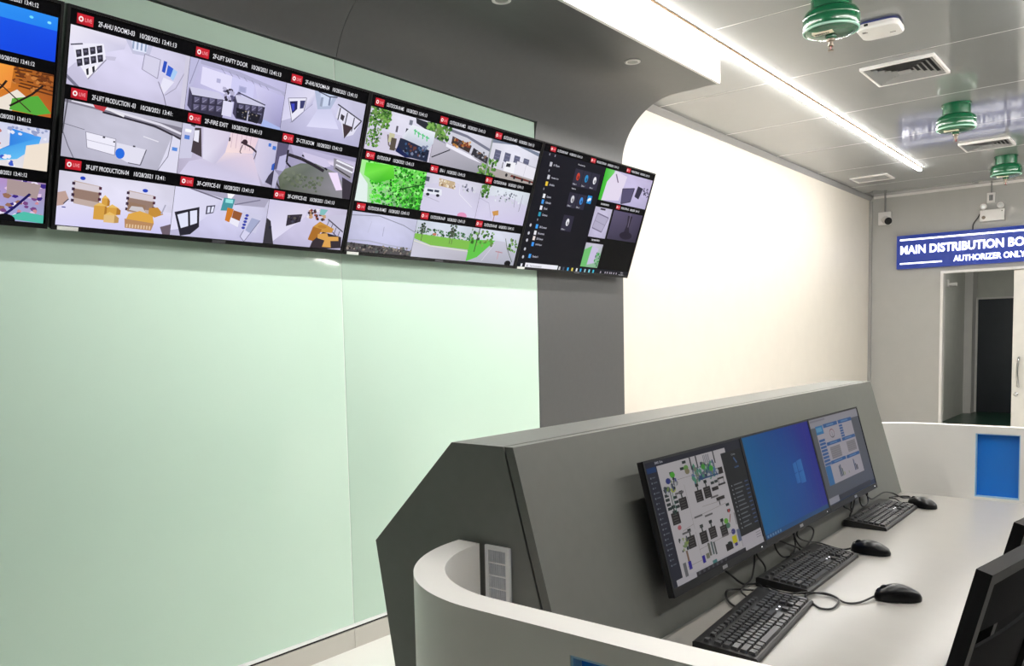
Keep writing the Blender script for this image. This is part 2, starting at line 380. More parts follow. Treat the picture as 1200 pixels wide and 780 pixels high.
def pic_safety(p):
    room(p, (206, 202, 240), (196, 192, 232))
    p.poly([(0, 0), (.12, 0), (.05, .5), (0, .6)], (190, 188, 222)).line([(.08, .0), (.02, .5)], .006, (140, 138, 170))
    p.poly([(.1, .08), (.35, .1), (.6, .16), (.95, .22), (1, .3), (1, .2), (.5, .04), (.1, 0)], (176, 174, 206))
    for i in range(7): p.line([(.3+.08*i, .06+.02*i), (.36+.08*i, .17+.02*i)], .005, (140, 138, 168))
    p.poly([(.12, .12), (.42, .16), (.42, .55), (.12, .45)], (226, 222, 250)).poly([(.42, .16), (.66, .2), (.66, .62), (.42, .55)], (208, 206, 244))
    p.rect(.27, .27, .31, .35, (180, 178, 214)).rect(.5, .3, .58, .42, (180, 180, 218)).rect(.51, .32, .57, .41, (165, 166, 206))
    p.poly([(.66, .2), (1, .3), (1, 1), (.8, 1)], [(214, 210, 244), (186, 182, 224), (150, 146, 190), (180, 178, 214)])
    def crate(u, v, w_, h_):
        p.poly([(u, v), (u+w_*.8, v-.02), (u+w_, v+.1), (u+w_*.1, v+.14)], (206, 204, 230))
        p.poly([(u, v), (u+w_*.1, v+.14), (u+w_*.12, v+h_), (u, v+h_*.8)], (70, 66, 92)).poly([(u+w_*.1, v+.14), (u+w_, v+.1), (u+w_*.98, v+h_), (u+w_*.12, v+h_)], (52, 49, 70))
        for i in range(4):
            for j in range(2):
                a, b = u+w_*(.16+.205*i), v+.17+.14*j-.02*i
                p.poly([(a, b), (a+w_*.16, b-.015), (a+w_*.15, b+.095), (a+.005, b+.11)], [(120, 116, 150), (84, 80, 108), (60, 56, 80), (92, 88, 116)]).line([(a+.01, b+.09), (a+w_*.13, b+.02)], .006, (150, 146, 178))
    crate(.02, .55, .36, .45)
    p.blobs(.36, .4, .52, .75, 40, [(40, 36, 52), (90, 86, 120), (180, 176, 206), (60, 52, 70)], .06)
    p.rect(.36, .66, .46, .95, (222, 220, 244))
    crate(.47, .5, .33, .46); p.line([(.5, .44), (.8, .56)], .012, (70, 68, 92)).poly([(.5, .74), (.77, .78), (.74, .97), (.51, .93)], (28, 27, 38)).line([(.63, .76), (.63, .96)], .012, (190, 188, 214))
    p.blobs(.52, .75, .73, .92, 14, [(150, 140, 130), (80, 80, 100)], .03)
    p.poly([(.8, .85), (1, .95), (1, 1), (.78, 1)], (170, 185, 235))
def pic_ahu04(p):
    room(p, (214, 212, 238), (196, 193, 228))
    p.poly([(0, 0), (.35, .0), (.33, .3), (.1, .7), (0, .8)], [(205, 202, 232), (222, 219, 240), (190, 187, 220), (222, 219, 244), (216, 212, 240)])
    p.poly([(.33, .0), (.62, .0), (.56, .3), (.4, .38)], (178, 188, 216)).poly([(.4, 0), (.57, 0), (.53, .25), (.44, .3)], (205, 216, 240))
    p.rect(.42, .1, .45, .3, (150, 160, 185)).rect(.52, .06, .54, .24, (120, 130, 160)).line([(.38, .0), (.52, .05), (.62, .02)], .012, (70, 70, 90))
    p.poly([(.04, .3), (.25, .2), (.24, .5), (.12, .78)], (234, 232, 248)).line([(.04, .3), (.25, .2), (.24, .5), (.12, .78), (.04, .3)], .006, (110, 108, 130))
    p.poly([(.06, .36), (.15, .31), (.16, .48), (.11, .6)], (40, 40, 92)).poly([(.18, .29), (.24, .26), (.23, .43), (.19, .46)], (60, 62, 110)).poly([(.08, .4), (.12, .38), (.13, .5), (.11, .55)], (60, 70, 190))
    p.poly([(.66, .2), (.98, .4), (.9, .75), (.78, .85), (.72, .55), (.64, .45)], (226, 224, 242)).line([(.64, .16), (.98, .4), (.9, .62)], .014, (48, 46, 60))
    for i in range(3): p.line([(.68+.1*i, .22+.07*i), (.67+.1*i, .5+.09*i)], .012, (48, 46, 60))
    p.poly([(.74, .55), (.88, .58), (.84, .72), (.79, .88)], (66, 52, 58)).poly([(.7, .35), (.75, .38), (.74, .5), (.7, .46)], (60, 54, 64))
    p.line([(.33, .3), (.1, .8)], .005, (150, 148, 178)).poly([(.4, .38), (.56, .3), (.7, .7), (.3, .8)], [(206, 206, 236), (206, 206, 236), (222, 220, 248), (222, 220, 248)])
def pic_lift03(p):
    room(p, (200, 198, 216), (196, 194, 214))
    p.poly([(0, 0), (1, .1), (1, .3), (.75, .2), (.4, .1), (0, .05)], (130, 126, 142)).line([(.05, .0), (.4, .04), (.8, .12), (1, .22)], .022, (225, 222, 236)).line([(.3, .1), (.75, .17), (1, .32)], .018, (46, 42, 54))
    p.poly([(.22, 0), (.33, 0), (.31, .09), (.24, .06)], (190, 60, 70)).line([(.33, .02), (.48, .1)], .02, (230, 228, 236))
    p.line([(0, .42), (.17, .47)], .006, (120, 118, 134)).line([(0, .55), (.05, .8), (.1, 1)], .008, (120, 118, 134)).line([(.02, .0), (.0, .6)], .01, (90, 88, 100))
    p.poly([(.18, .5), (.43, .54), (.43, .84), (.2, .78)], (238, 236, 250)).line([(.18, .5), (.43, .54), (.43, .84), (.2, .78), (.18, .5)], .005, (140, 138, 156)).line([(.19, .64), (.43, .68)], .005, (176, 174, 192)).rect(.32, .53, .34, .56, (60, 60, 70)).rect(.41, .58, .425, .61, (60, 60, 70))
    p.poly([(.44, .6), (.7, .64), (.66, .95), (.55, .94), (.44, .85)], (226, 224, 240)).line([(.7, .64), (.66, .95), (.55, .94)], .008, (90, 88, 104)).ell(.475, .79, .04, .1, (40, 110, 225)).rect(.58, .6, .6, .63, (70, 70, 80))
    p.line([(.66, .4), (.8, .45)], .01, (230, 228, 240))
    p.poly([(.92, .28), (1, .35), (1, 1), (.82, 1)], (222, 220, 240)).line([(.92, .28), (.9, .7), (.82, 1)], .006, (120, 118, 138)).rect(.93, .5, .98, .57, (90, 140, 220))
def pic_fire(p):
    room(p, (208, 200, 226), (202, 194, 222))
    p.poly([(.0, .0), (.12, 0), (.13, .35), (.12, .65), (.0, .7)], (206, 204, 228)).rect(.03, .1, .09, .16, (250, 250, 255)).rect(.03, .22, .08, .3, (90, 130, 210)).line([(.08, .0), (.12, .02)], .02, (90, 90, 100))
    p.poly([(.12, .05), (.18, .03), (.22, .6), (.11, .53)], (70, 60, 66)).poly([(.12, .1), (.165, .08), (.17, .32), (.12, .3)], (236, 234, 248))
    p.poly([(.2, 0), (.48, 0), (.42, .45), (.36, .7), (.23, .62)], [(222, 216, 236), (214, 204, 226), (206, 198, 222), (200, 194, 220), (226, 222, 242)])
    p.poly([(.48, 0), (.78, 0), (.74, .35), (.45, .42)], [(236, 214, 224), (232, 206, 222), (240, 214, 220), (248, 224, 222)])
    for i in range(5): p.line([(.5+.05*i, .0), (.5+.05*i, .3)], .004, (190, 160, 180))
    p.line([(.6, .15), (.72, .22), (.78, .3)], .02, (54, 42, 58)).line([(.62, .2), (.6, .35), (.63, .42), (.6, .56)], .008, (60, 50, 66)).ell(.64, .14, .03, .06, (60, 40, 50)).line([(.78, .3), (.75, .55), (.8, .62)], .008, (90, 70, 80)).rect(.47, .1, .485, .18, (50, 40, 50))
    p.poly([(.78, 0), (1, .05), (1, .85), (.9, .95), (.78, .6)], [(214, 208, 232), (196, 192, 222), (180, 176, 210), (198, 194, 222), (214, 206, 230)])
    p.rect(.9, .06, .93, .13, (70, 120, 210)).rect(.95, .1, .99, .18, (70, 120, 210)).poly([(.95, .75), (1, .6), (1, .95), (.92, .9)], (60, 56, 76)).poly([(.97, .5), (1, .45), (1, .62), (.97, .62)], (50, 90, 190))
    p.poly([(.23, .62), (.36, .7), (.45, .42), (.74, .36), (.88, 1), (.02, 1), (.1, .72)], [(210, 203, 228), (205, 198, 224), (240, 220, 224), (228, 208, 224), (206, 200, 228), (212, 206, 234), (208, 202, 230)])
def pic_ctr(p):
    room(p, (176, 170, 204), (150, 144, 176))
    p.poly([(.15, 0), (1, .1), (1, .35), (.6, .25), (.2, .2)], [(190, 184, 218), (190, 184, 214), (226, 216, 240), (232, 220, 244), (180, 174, 208)])
    p.poly([(0, 0), (.13, 0), (.1, .5), (0, .6)], (96, 90, 120)).poly([(.04, .3), (.14, .2), (.12, .6), (.03, .6)], (190, 186, 222)).line([(.13, .12), (.13, .4), (.2, .5)], .02, (40, 36, 50))
    p.poly([(.06, .75), (.12, .55), (.3, .36), (.5, .3), (.75, .42), (.92, .7), (.95, 1), (.1, 1)], [(96, 104, 84), (120, 128, 112), (104, 114, 100), (110, 116, 112), (150, 150, 150), (150, 146, 158), (140, 138, 146), (90, 98, 82)])
    p.blobs(.12, .6, .6, .95, 60, [(104, 112, 92), (90, 100, 82), (116, 124, 108)], .06)
    p.line([(.14, .22), (.3, .26), (.45, .34), (.6, .44)], .035, (44, 38, 48)).line([(.3, .18), (.5, .26), (.64, .4)], .02, (30, 28, 38)).poly([(.3, .1), (.6, .16), (.68, .3), (.6, .36), (.34, .24)], (208, 200, 230))
    p.poly([(.7, .1), (.98, .2), (.98, .55), (.72, .36)], (150, 146, 158)).line([(.74, .14), (.98, .24)], .02, (240, 240, 250)).line([(.74, .24), (.98, .36)], .02, (235, 235, 246)).line([(.74, .32), (.96, .48)], .016, (60, 56, 60))
    p.poly([(.66, .45), (.78, .42), (.88, .8), (.8, .84)], (240, 222, 250)).poly([(.85, .5), (1, .6), (1, 1), (.9, 1)], (58, 52, 62))
    p.line([(.03, .72), (.05, .88), (.1, 1)], .02, (60, 56, 60)).poly([(0, .6), (.06, .7), (.04, 1), (0, 1)], (190, 186, 214))
def pic_lift04(p):
    room(p, (230, 227, 246), (226, 222, 248))
    p.rect(0, .55, 1, 1, [(226, 222, 246), (224, 220, 244), (204, 200, 242), (216, 212, 246)])
    p.ell(.19, .09, .022, .035, (40, 70, 190)).ell(.73, .17, .025, .035, (40, 70, 190))
    def dock(u, v, w_, h_):
        p.poly([(u, v), (u+w_, v+.05), (u+w_, v+h_+.05), (u+.01, v+h_)], (192, 172, 164))
        p.poly([(u, v+h_*.35), (u+w_, v+h_*.42), (u+w_, v+h_*.85), (u, v+h_*.75)], (150, 124, 112))
        p.poly([(u, v+.02), (u+w_, v+.06), (u+w_, v+h_*.4), (u, v+h_*.33)], (214, 204, 212))
        for i in range(4):
            p.rect(u-.012, v+h_*(.06+.25*i), u+.012, v+h_*(.19+.25*i), (60, 40, 60)); p.rect(u+w_-.012, v+.05+h_*(.02+.25*i), u+w_+.012, v+.05+h_*(.15+.25*i), (80, 40, 60))
    dock(.12, .15, .22, .42); dock(.58, .2, .24, .42)
    p.poly([(0, .4), (.06, .36), (.09, .5), (.05, .62), (0, .65)], (190, 160, 150)).line([(.05, .6), (.09, .5)], .008, (60, 60, 80))
    def cart(u, v, w_, h_, c=(214, 160, 70), s_=(176, 122, 48), t=(232, 190, 104)):
        p.poly([(u, v), (u+w_*.7, v-.02), (u+w_*.7, v+h_), (u, v+h_)], c).poly([(u+w_*.7, v-.02), (u+w_, v+.03), (u+w_, v+h_*.9), (u+w_*.7, v+h_)], s_).poly([(u, v), (u+w_*.35, v-.07), (u+w_, v-.03+.04), (u+w_*.7, v-.01)], t)
    cart(.36, .42, .07, .14); cart(.3, .57, .13, .26); cart(.41, .58, .12, .13); cart(.39, .73, .13, .14, (226, 190, 130), (190, 150, 90))
    p.poly([(.6, .42), (.75, .46), (.74, .62), (.58, .6)], (150, 120, 100)).poly([(.62, .5), (.72, .5), (.76, .62), (.6, .58)], (206, 200, 204))
    p.poly([(.6, .66), (.7, .58), (.82, .64), (.84, .8), (.7, .86), (.58, .8)], (222, 168, 76)).poly([(.57, .76), (.84, .8), (.82, .95), (.58, .94)], (184, 138, 96))
    for i in range(9): p.rect(.59+.026*i, .86, .603+.026*i, .93, (226, 196, 160))
    p.poly([(.78, .5), (.86, .47), (.92, .6), (.84, .68), (.78, .62)], (196, 142, 60)).line([(.9, .6), (.93, .4)], .012, (170, 168, 190))
    p.poly([(.9, .86), (1, .78), (1, 1), (.93, 1)], (110, 96, 108)).rect(.04, .65, .07, .67, (70, 70, 150))
def pic_office1(p):
    room(p, (220, 217, 242), (206, 203, 238))
    p.poly([(0, 0), (.5, .0), (.46, .35), (.2, .8), (0, .9)], [(222, 220, 244), (214, 212, 236), (206, 204, 234), (224, 222, 248), (226, 223, 248)])
    p.poly([(.1, 0), (1, 0), (.96, .2), (.62, .22), (.5, .12)], (170, 166, 190)).line([(.15, .0), (.48, .15)], .014, (110, 106, 126)).line([(.9, .05), (.62, .22)], .012, (120, 116, 140))
    p.poly([(.02, .52), (.26, .36), (.28, .78), (.2, .95), (.1, 1)], (40, 38, 50)).poly([(.05, .57), (.15, .49), (.17, .78), (.1, .84)], (226, 228, 250)).poly([(.17, .47), (.24, .43), (.255, .7), (.19, .76)], (226, 228, 250))
    p.poly([(.33, .32), (.42, .28), (.41, .45), (.33, .5)], (64, 62, 82)).poly([(.345, .34), (.37, .33), (.37, .45), (.345, .47)], (226, 228, 250)).poly([(.385, .32), (.41, .31), (.405, .43), (.38, .45)], (226, 228, 250))
    p.poly([(.5, .1), (.62, .1), (.6, .36), (.48, .38)], (70, 150, 160)).rect(.52, .12, .6, .2, (150, 225, 225)).poly([(.53, .0), (.61, .0), (.58, .1), (.54, .1)], (250, 250, 255))
    p.poly([(.55, .3), (.62, .32), (.6, .62), (.54, .58)], (206, 122, 42)).poly([(.62, .34), (.72, .38), (.7, .56), (.61, .52)], (150, 88, 52)).poly([(.6, .5), (.7, .56), (.69, .7), (.59, .62)], (236, 234, 248))
    p.poly([(.72, .34), (.95, .38), (.9, .8), (.74, .7)], (206, 204, 230))
    for i in range(5): p.ell(.775-.006*i, .42+.07*i, .02, .03, (60, 70, 170))
    p.poly([(.83, .46), (.93, .5), (.84, .82), (.78, .74)], (166, 172, 206)).poly([(.76, .75), (.84, .8), (.78, 1), (.73, .9)], (214, 212, 240)).line([(.76, .75), (.73, .9), (.78, 1), (.93, .5)], .006, (110, 108, 140))
def pic_office2(p):
    room(p, (214, 208, 234), (200, 194, 226))
    p.poly([(.0, 0), (.5, 0), (.46, .3), (.1, .95), (0, 1)], [(206, 202, 230), (216, 210, 230), (220, 214, 238), (226, 222, 246), (226, 222, 246)])
    p.poly([(.24, .3), (.42, .24), (.41, .42), (.24, .56)], (54, 48, 60)).blobs(.26, .3, .4, .46, 14, [(90, 84, 80), (36, 32, 40), (70, 70, 90)], .04)
    p.poly([(0, .42), (.05, .48), (.12, 1), (0, 1)], (56, 54, 62)).rect(.04, .6, .07, .66, (40, 40, 60))
    p.blobs(.5, .1, .72, .34, 34, [(150, 80, 60), (60, 46, 50), (200, 160, 120), (120, 60, 60), (230, 225, 235)], .06)
    p.poly([(.64, .06), (.74, .06), (.7, .2), (.64, .2)], (130, 190, 190))
    p.poly([(.72, .2), (1, .12), (1, .75), (.92, .6), (.74, .32)], (200, 196, 220))
    for i in range(4): p.line([(.78+.055*i, .3+.08*i), (.76+.055*i, .44+.1*i)], .008, (80, 72, 90))
    p.line([(.76, .28), (.99, .55)], .014, (70, 62, 80)).line([(.74, .42), (.96, .74)], .01, (80, 72, 92))
    p.poly([(.58, .5), (.66, .36), (.86, .5), (.84, .6), (.68, .62), (.64, .86), (.54, .8)], (204, 148, 62)).poly([(.58, .5), (.7, .54), (.65, .86), (.54, .82)], (170, 110, 40)).ell(.7, .48, .06, .04, (186, 128, 50))
    p.poly([(.6, .85), (.72, .6), (.98, .68), (1, .95), (.8, 1), (.58, 1)], (54, 46, 52))
    p.poly([(.66, .66), (.78, .62), (.8, .7), (.94, .68), (.95, .78), (.84, .8), (.86, .96), (.74, .96), (.76, .8), (.66, .76)], (220, 164, 84))
GR = [(74, 128, 48), (98, 152, 62), (52, 98, 36), (126, 176, 84), (38, 74, 32), (110, 140, 80)]
def pic_out1(p):
    room(p, (232, 230, 246), (214, 210, 232))
    p.rect(0, .5, 1, 1, (212, 206, 226)).rect(.58, .08, .63, .2, (120, 124, 140)).rect(.55, .3, .6, .42, (60, 60, 72)).rect(.64, .28, .68, .38, (120, 120, 140)).rect(.4, .3, .43, .45, (90, 86, 100))
    p.line([(.3, .55), (.34, .8), (.6, .92)], .02, (120, 110, 110)).rect(.32, .5, .4, .72, (200, 196, 160)).rect(.36, .6, .44, .9, (90, 80, 70))
    p.blobs(0, 0, .3, .42, 200, GR, .055, lambda u, v: u < .3-.25*abs(v-.2)+.02).blobs(0, .45, .2, .9, 90, GR+[(190, 190, 200)], .05)
    p.poly([(.66, 0), (1, .05), (1, .3), (.68, .12)], (40, 42, 50)).blobs(.86, .0, 1, .2, 40, GR, .07)
    p.poly([(.5, .52), (.62, .18), (1, .22), (1, .5), (.94, .7), (.56, .58)], [(224, 226, 240), (236, 240, 246), (232, 238, 244), (206, 214, 228), (190, 200, 216), (200, 206, 220)])
    for i, (a, b) in enumerate(((.66, .3), (.72, .34), (.79, .36), (.86, .39))): p.line([(a, b), (a+.06, b+.02)], .016, (90, 200, 130)).line([(a+.02, b-.03), (a+.03, b+.1)], .016, (90, 200, 130))
    p.poly([(.48, .56), (.56, .57), (.96, .7), (.96, 1), (.7, .98), (.46, .78)], (34, 42, 66)).blobs(.56, .6, .92, .9, 34, [(60, 90, 130), (20, 24, 40), (120, 130, 160), (100, 60, 50)], .06)
    p.poly([(.46, .78), (.7, .98), (.6, 1), (.44, .9)], (20, 30, 80))
def pic_out2(p):
    room(p, (224, 224, 238), (188, 184, 200)); p.poly([(.25, .05), (.6, .1), (1, .3), (1, .6), (.6, .45), (.28, .35)], (206, 206, 218)).poly([(0, .35), (1, .6), (1, 1), (0, 1)], [(196, 192, 206), (180, 176, 190), (150, 150, 160), (176, 172, 186)])
    p.poly([(.25, .03), (.55, .08), (1, .28), (1, .36), (.55, .15), (.25, .1)], (120, 122, 140))
    p.poly([(.3, .2), (.66, .32), (.64, .52), (.3, .4)], (60, 48, 44)).blobs(.32, .25, .63, .45, 26, [(176, 120, 60), (220, 170, 110), (130, 60, 40), (90, 80, 90)], .06)
    p.poly([(.7, .36), (1, .52), (1, .7), (.68, .56)], (52, 50, 58)).blobs(.72, .42, .98, .62, 18, [(180, 180, 190), (90, 90, 100), (130, 100, 80)], .05)
    p.poly([(.22, .42), (.66, .56), (.9, .72), (.66, .66), (.22, .5)], (236, 234, 246)).line([(.3, .56), (.02, .85)], .014, (40, 42, 50)).line([(.0, .35), (.2, .42)], .02, (150, 150, 170))
    p.blobs(.0, .0, .24, .35, 70, GR, .08).blobs(.86, .7, 1, 1, 30, GR+[(200, 200, 190)], .07)
def pic_out3(p):
    room(p, (236, 236, 250), (214, 212, 226)); p.poly([(.0, .1), (.5, 0), (1, .15), (1, .05), (.5, -.05), (0, 0)], (120, 130, 150))
    for i in range(4): p.poly([(.1+.2*i, .25+.015*i), (.22+.2*i, .26+.015*i), (.22+.2*i, .55), (.1+.2*i, .52)], (96, 98, 124)).line([(.12+.2*i, .35), (.21+.2*i, .36)], .006, (140, 142, 170)).line([(.12+.2*i, .45), (.21+.2*i, .46)], .006, (140, 142, 170))
    p.poly([(0, .75), (1, .85), (1, 1), (0, 1)], (172, 164, 160)).poly([(.58, .42), (1, .5), (1, .85), (.56, .78)], (232, 230, 240)).line([(.58, .42), (1, .5)], .008, (150, 150, 166)).line([(.78, .46), (.77, .8)], .006, (190, 188, 200))
    p.poly([(.36, .5), (.56, .48), (.56, .8), (.34, .78)], (240, 240, 246)).poly([(.38, .55), (.46, .54), (.46, .64), (.37, .65)], (40, 42, 52)).poly([(.52, .84), (1, .9), (1, .95), (.5, .9)], (110, 50, 44))
    for i in range(4): p.ell(.42+.17*i, .88+.02*i, .025, .05, (40, 36, 40))
    p.blobs(.0, .55, .2, 1, 44, GR, .07).line([(.3, .55), (.3, .72)], .012, (60, 56, 66)).rect(.0, .0, .02, 1, (150, 160, 160))
def pic_tree(p):
    GG = [(60, 190, 40), (80, 215, 60), (40, 150, 30), (130, 235, 110), (30, 120, 24), (100, 225, 70), (160, 245, 140)]
    p.rect(0, 0, 1, 1, [(170, 240, 150), (110, 215, 80), (30, 120, 28), (200, 236, 200)])
    p.poly([(.0, .3), (.14, .55), (.18, 1), (0, 1)], (226, 240, 236)); p.blobs(.1, .0, 1, 1, 420, GG, .065, lambda u, v: u > .1+.14*v).blobs(.45, .1, 1, 1, 120, [(24, 96, 20), (34, 116, 30), (18, 74, 16)], .04).blobs(.15, .3, .8, 1, 90, [(140, 240, 110), (110, 230, 80)], .035)
    p.poly([(.05, .05), (.45, .0), (.5, .3), (.25, .5), (.05, .35)], [(90, 215, 50), (110, 225, 60), (80, 200, 40), (60, 180, 40), (120, 230, 80)]).line([(.6, .55), (1, .3)], .014, (20, 70, 20))
def pic_yard(p):
    room(p, (226, 224, 240), (206, 200, 226)); p.poly([(.0, .3), (.5, .1), (1, .3), (1, 1), (0, 1)], [(206, 202, 224), (216, 212, 232), (200, 196, 218), (214, 210, 236), (210, 206, 232)])
    p.poly([(.22, .08), (.5, .1), (.52, .3), (.24, .28)], (196, 172, 140)).blobs(.24, .1, .52, .28, 20, [(220, 200, 160), (150, 120, 90), (236, 226, 210)], .05).blobs(.66, .1, .9, .36, 30, [(70, 74, 90), (140, 140, 160), (214, 214, 226)], .05)
    p.poly([(.02, .38), (.3, .36), (.32, .52), (.0, .54)], (230, 232, 244)).rect(.06, .41, .16, .47, (60, 66, 84)).rect(.18, .4, .26, .46, (60, 66, 84)).ell(.08, .55, .03, .04, (40, 40, 50)).ell(.25, .54, .03, .04, (40, 40, 50)).rect(.0, .1, .06, .22, (80, 84, 100))
    p.line([(.6, .15), (.62, .4), (.9, .7)], .008, (236, 234, 246)).ell(.75, .98, .09, .1, (226, 150, 190)).line([(.02, .6), (.3, .7)], .006, (170, 166, 186))
def pic_road(p):
    room(p, (228, 236, 244), (206, 200, 226)); p.poly([(0, .35), (.5, .2), (1, .4), (1, 1), (0, 1)], [(206, 202, 226), (214, 212, 230), (206, 202, 226), (204, 196, 228), (214, 208, 236)])
    p.blobs(0, .0, .16, .35, 44, GR, .07).blobs(.3, .1, .8, .4, 40, [(150, 156, 170), (200, 206, 214), (100, 104, 120), (226, 230, 240)], .05).line([(.85, .1), (.84, .6)], .008, (120, 120, 134)).line([(.7, .2), (.72, .5)], .006, (110, 112, 130)).poly([(.3, .72), (.42, .66), (.44, .8), (.34, .84)], (206, 150, 80)).line([(.36, .8), (.36, 1)], .012, (170, 120, 70)).line([(.0, .4), (.2, .5), (.3, .9)], .006, (176, 170, 196))
def pic_fence(p):
    room(p, (214, 214, 240), (198, 198, 232)); p.line([(.0, .1), (.4, .04), (.8, .2), (1, .34)], .012, (150, 152, 172)).line([(.0, .72), (.3, .7), (.6, .76), (1, .8)], .016, (176, 178, 200)).line([(.3, .2), (.27, .5)], .004, (180, 180, 206)).line([(.5, .3), (.5, .55)], .006, (150, 150, 180))
    p.poly([(0, .78), (.5, .8), (1, .86), (1, 1), (0, 1)], (84, 80, 82)).blobs(0, .8, 1, 1, 100, [(60, 58, 60), (120, 112, 104), (150, 140, 130), (90, 100, 96), (46, 44, 46)], .05)
def pic_lawn(p):
    room(p, (222, 230, 244), (190, 188, 204)); p.blobs(.0, .2, 1, .42, 150, [(48, 96, 50), (66, 120, 66), (96, 140, 100), (40, 76, 44)], .045).poly([(0, .36), (1, .4), (1, .66), (.3, .64), (0, .5)], (128, 190, 78)).line([(.0, .56), (.3, .66), (1, .7)], .012, (226, 226, 206)).poly([(0, .6), (.3, .68), (1, .72), (1, 1), (0, 1)], [(204, 202, 216), (200, 198, 212), (190, 188, 200), (178, 176, 188), (206, 204, 222)])
    for u in (.12, .62, .66): p.blobs(u-.03, .0, u+.04, .35, 18, [(60, 80, 60), (90, 110, 90), (40, 60, 40)], .05).line([(u, .1), (u, .55)], .008, (80, 70, 60))
    p.rect(.3, .3, .36, .36, (200, 120, 90)).rect(.8, .32, .86, .37, (220, 220, 220))
def pic_road2(p):
    room(p, (224, 228, 244), (190, 190, 206)); p.poly([(.4, .3), (.7, .3), (1, .7), (1, 1), (0, 1)], [(196, 194, 210), (200, 198, 214), (186, 184, 200), (170, 172, 186), (180, 180, 196)]).poly([(0, .35), (.5, .3), (.2, .85), (0, 1)], (96, 196, 70)).blobs(0, .05, .45, .5, 50, GR, .07).line([(.14, .0), (.12, .7)], .014, (60, 60, 50)).blobs(.8, .2, 1, .6, 30, GR, .06).line([(.7, .2), (.78, .5), (.95, .9)], .01, (70, 90, 60)).line([(.62, .6), (.62, .85)], .012, (200, 150, 160)).line([(.55, .62), (.7, .64)], .014, (180, 130, 140)).ell(.86, .95, .07, .09, (14, 14, 18)).line([(.3, .95), (.5, .4)], .006, (226, 226, 236))
def pic_plain(seed):
    def f(p):
        rs = random.Random(seed); c = (rs.randint(150, 230), rs.randint(150, 220), rs.randint(180, 240)); room(p, c, tuple(int(x*.85) for x in c))
        p.poly([(0, .6), (.5, .4), (1, .65), (1, 1), (0, 1)], tuple(int(x*.75) for x in c)).rect(.15, .25, .4, .6, (90, 88, 110)).rect(.6, .3, .8, .55, (236, 234, 248))
    return f
def pic_ware1(p):
    p.rect(0, 0, 1, 1, [(230, 140, 40), (140, 74, 24), (190, 100, 40), (240, 160, 60)])
    p.poly([(.3, .0), (.62, .0), (.6, .5), (.3, .75)], [(250, 176, 70), (240, 150, 60), (236, 140, 60), (250, 180, 80)])
    for i in range(6): p.line([(.62+.01*i, .06+.07*i), (1, .02+.09*i)], .018, (92, 46, 18))
    p.blobs(.62, .0, 1, .45, 40, [(170, 96, 40), (110, 56, 22), (200, 126, 60)], .07)
    p.poly([(.45, .85), (.66, .5), (.8, .7), (.62, 1), (.4, 1)], (236, 226, 214)).poly([(.62, .72), (.86, .55), (1, .9), (.86, 1), (.6, .98)], (86, 170, 60))
    p.line([(.36, .9), (.52, .5), (.56, .35)], .02, (36, 24, 20)).line([(.6, .9), (.8, .55), (.9, .3)], .02, (36, 24, 20)).line([(.5, .45), (.8, .95)], .012, (60, 40, 30))
def pic_ware2(p):
    p.rect(0, 0, 1, 1, [(214, 216, 240), (206, 210, 236), (226, 222, 226), (236, 228, 226)]); p.blobs(.2, .15, .55, .7, 40, [(226, 180, 170), (246, 230, 226), (190, 120, 110), (150, 140, 170)], .08)
    p.poly([(.62, .1), (.92, .2), (.9, .4), (.7, .8), (.5, .9), (.45, .75), (.62, .5)], [(60, 140, 230), (70, 160, 240), (90, 180, 240), (100, 190, 245), (130, 205, 245), (80, 170, 235), (50, 130, 225)])
    p.poly([(.78, .45), (1, .3), (1, 1), (.76, 1)], (240, 226, 210)).blobs(.6, .0, 1, .25, 20, [(150, 160, 200), (230, 232, 246)], .06).blobs(.3, .75, .7, 1, 20, [(60, 90, 200), (240, 236, 246)], .07)
def pic_ware3(p):
    p.rect(0, 0, 1, 1, [(190, 150, 220), (170, 140, 180), (150, 170, 210), (210, 180, 240)]); p.blobs(0, 0, 1, .9, 90, [(226, 196, 230), (120, 70, 130), (60, 40, 130), (236, 226, 246), (206, 140, 150), (150, 110, 90)], .09)
    p.poly([(.62, .0), (.95, .05), (.92, .4), (.62, .35)], (170, 150, 150))
    for a, b in ((.3, .55), (.55, .85)): p.line([(a, 1), (a+.14, .7), (b, .3)], .026, (30, 24, 90))
    p.poly([(.6, .95), (.8, .75), (1, .8), (1, 1)], (80, 190, 170)).ell(.62, .98, .1, .14, (10, 10, 14))
def pic_bluewin(p):
    p.rect(0, 0, 1, 1, [(24, 90, 235), (24, 84, 236), (10, 66, 226), (20, 80, 230)]).rect(0, 0, 1, .3, [(50, 150, 245), (40, 140, 245), (30, 130, 240), (50, 150, 245)]).ell(.75, .14, .02, .03, (110, 220, 250)).ell(.92, .16, .02, .03, (140, 230, 250))

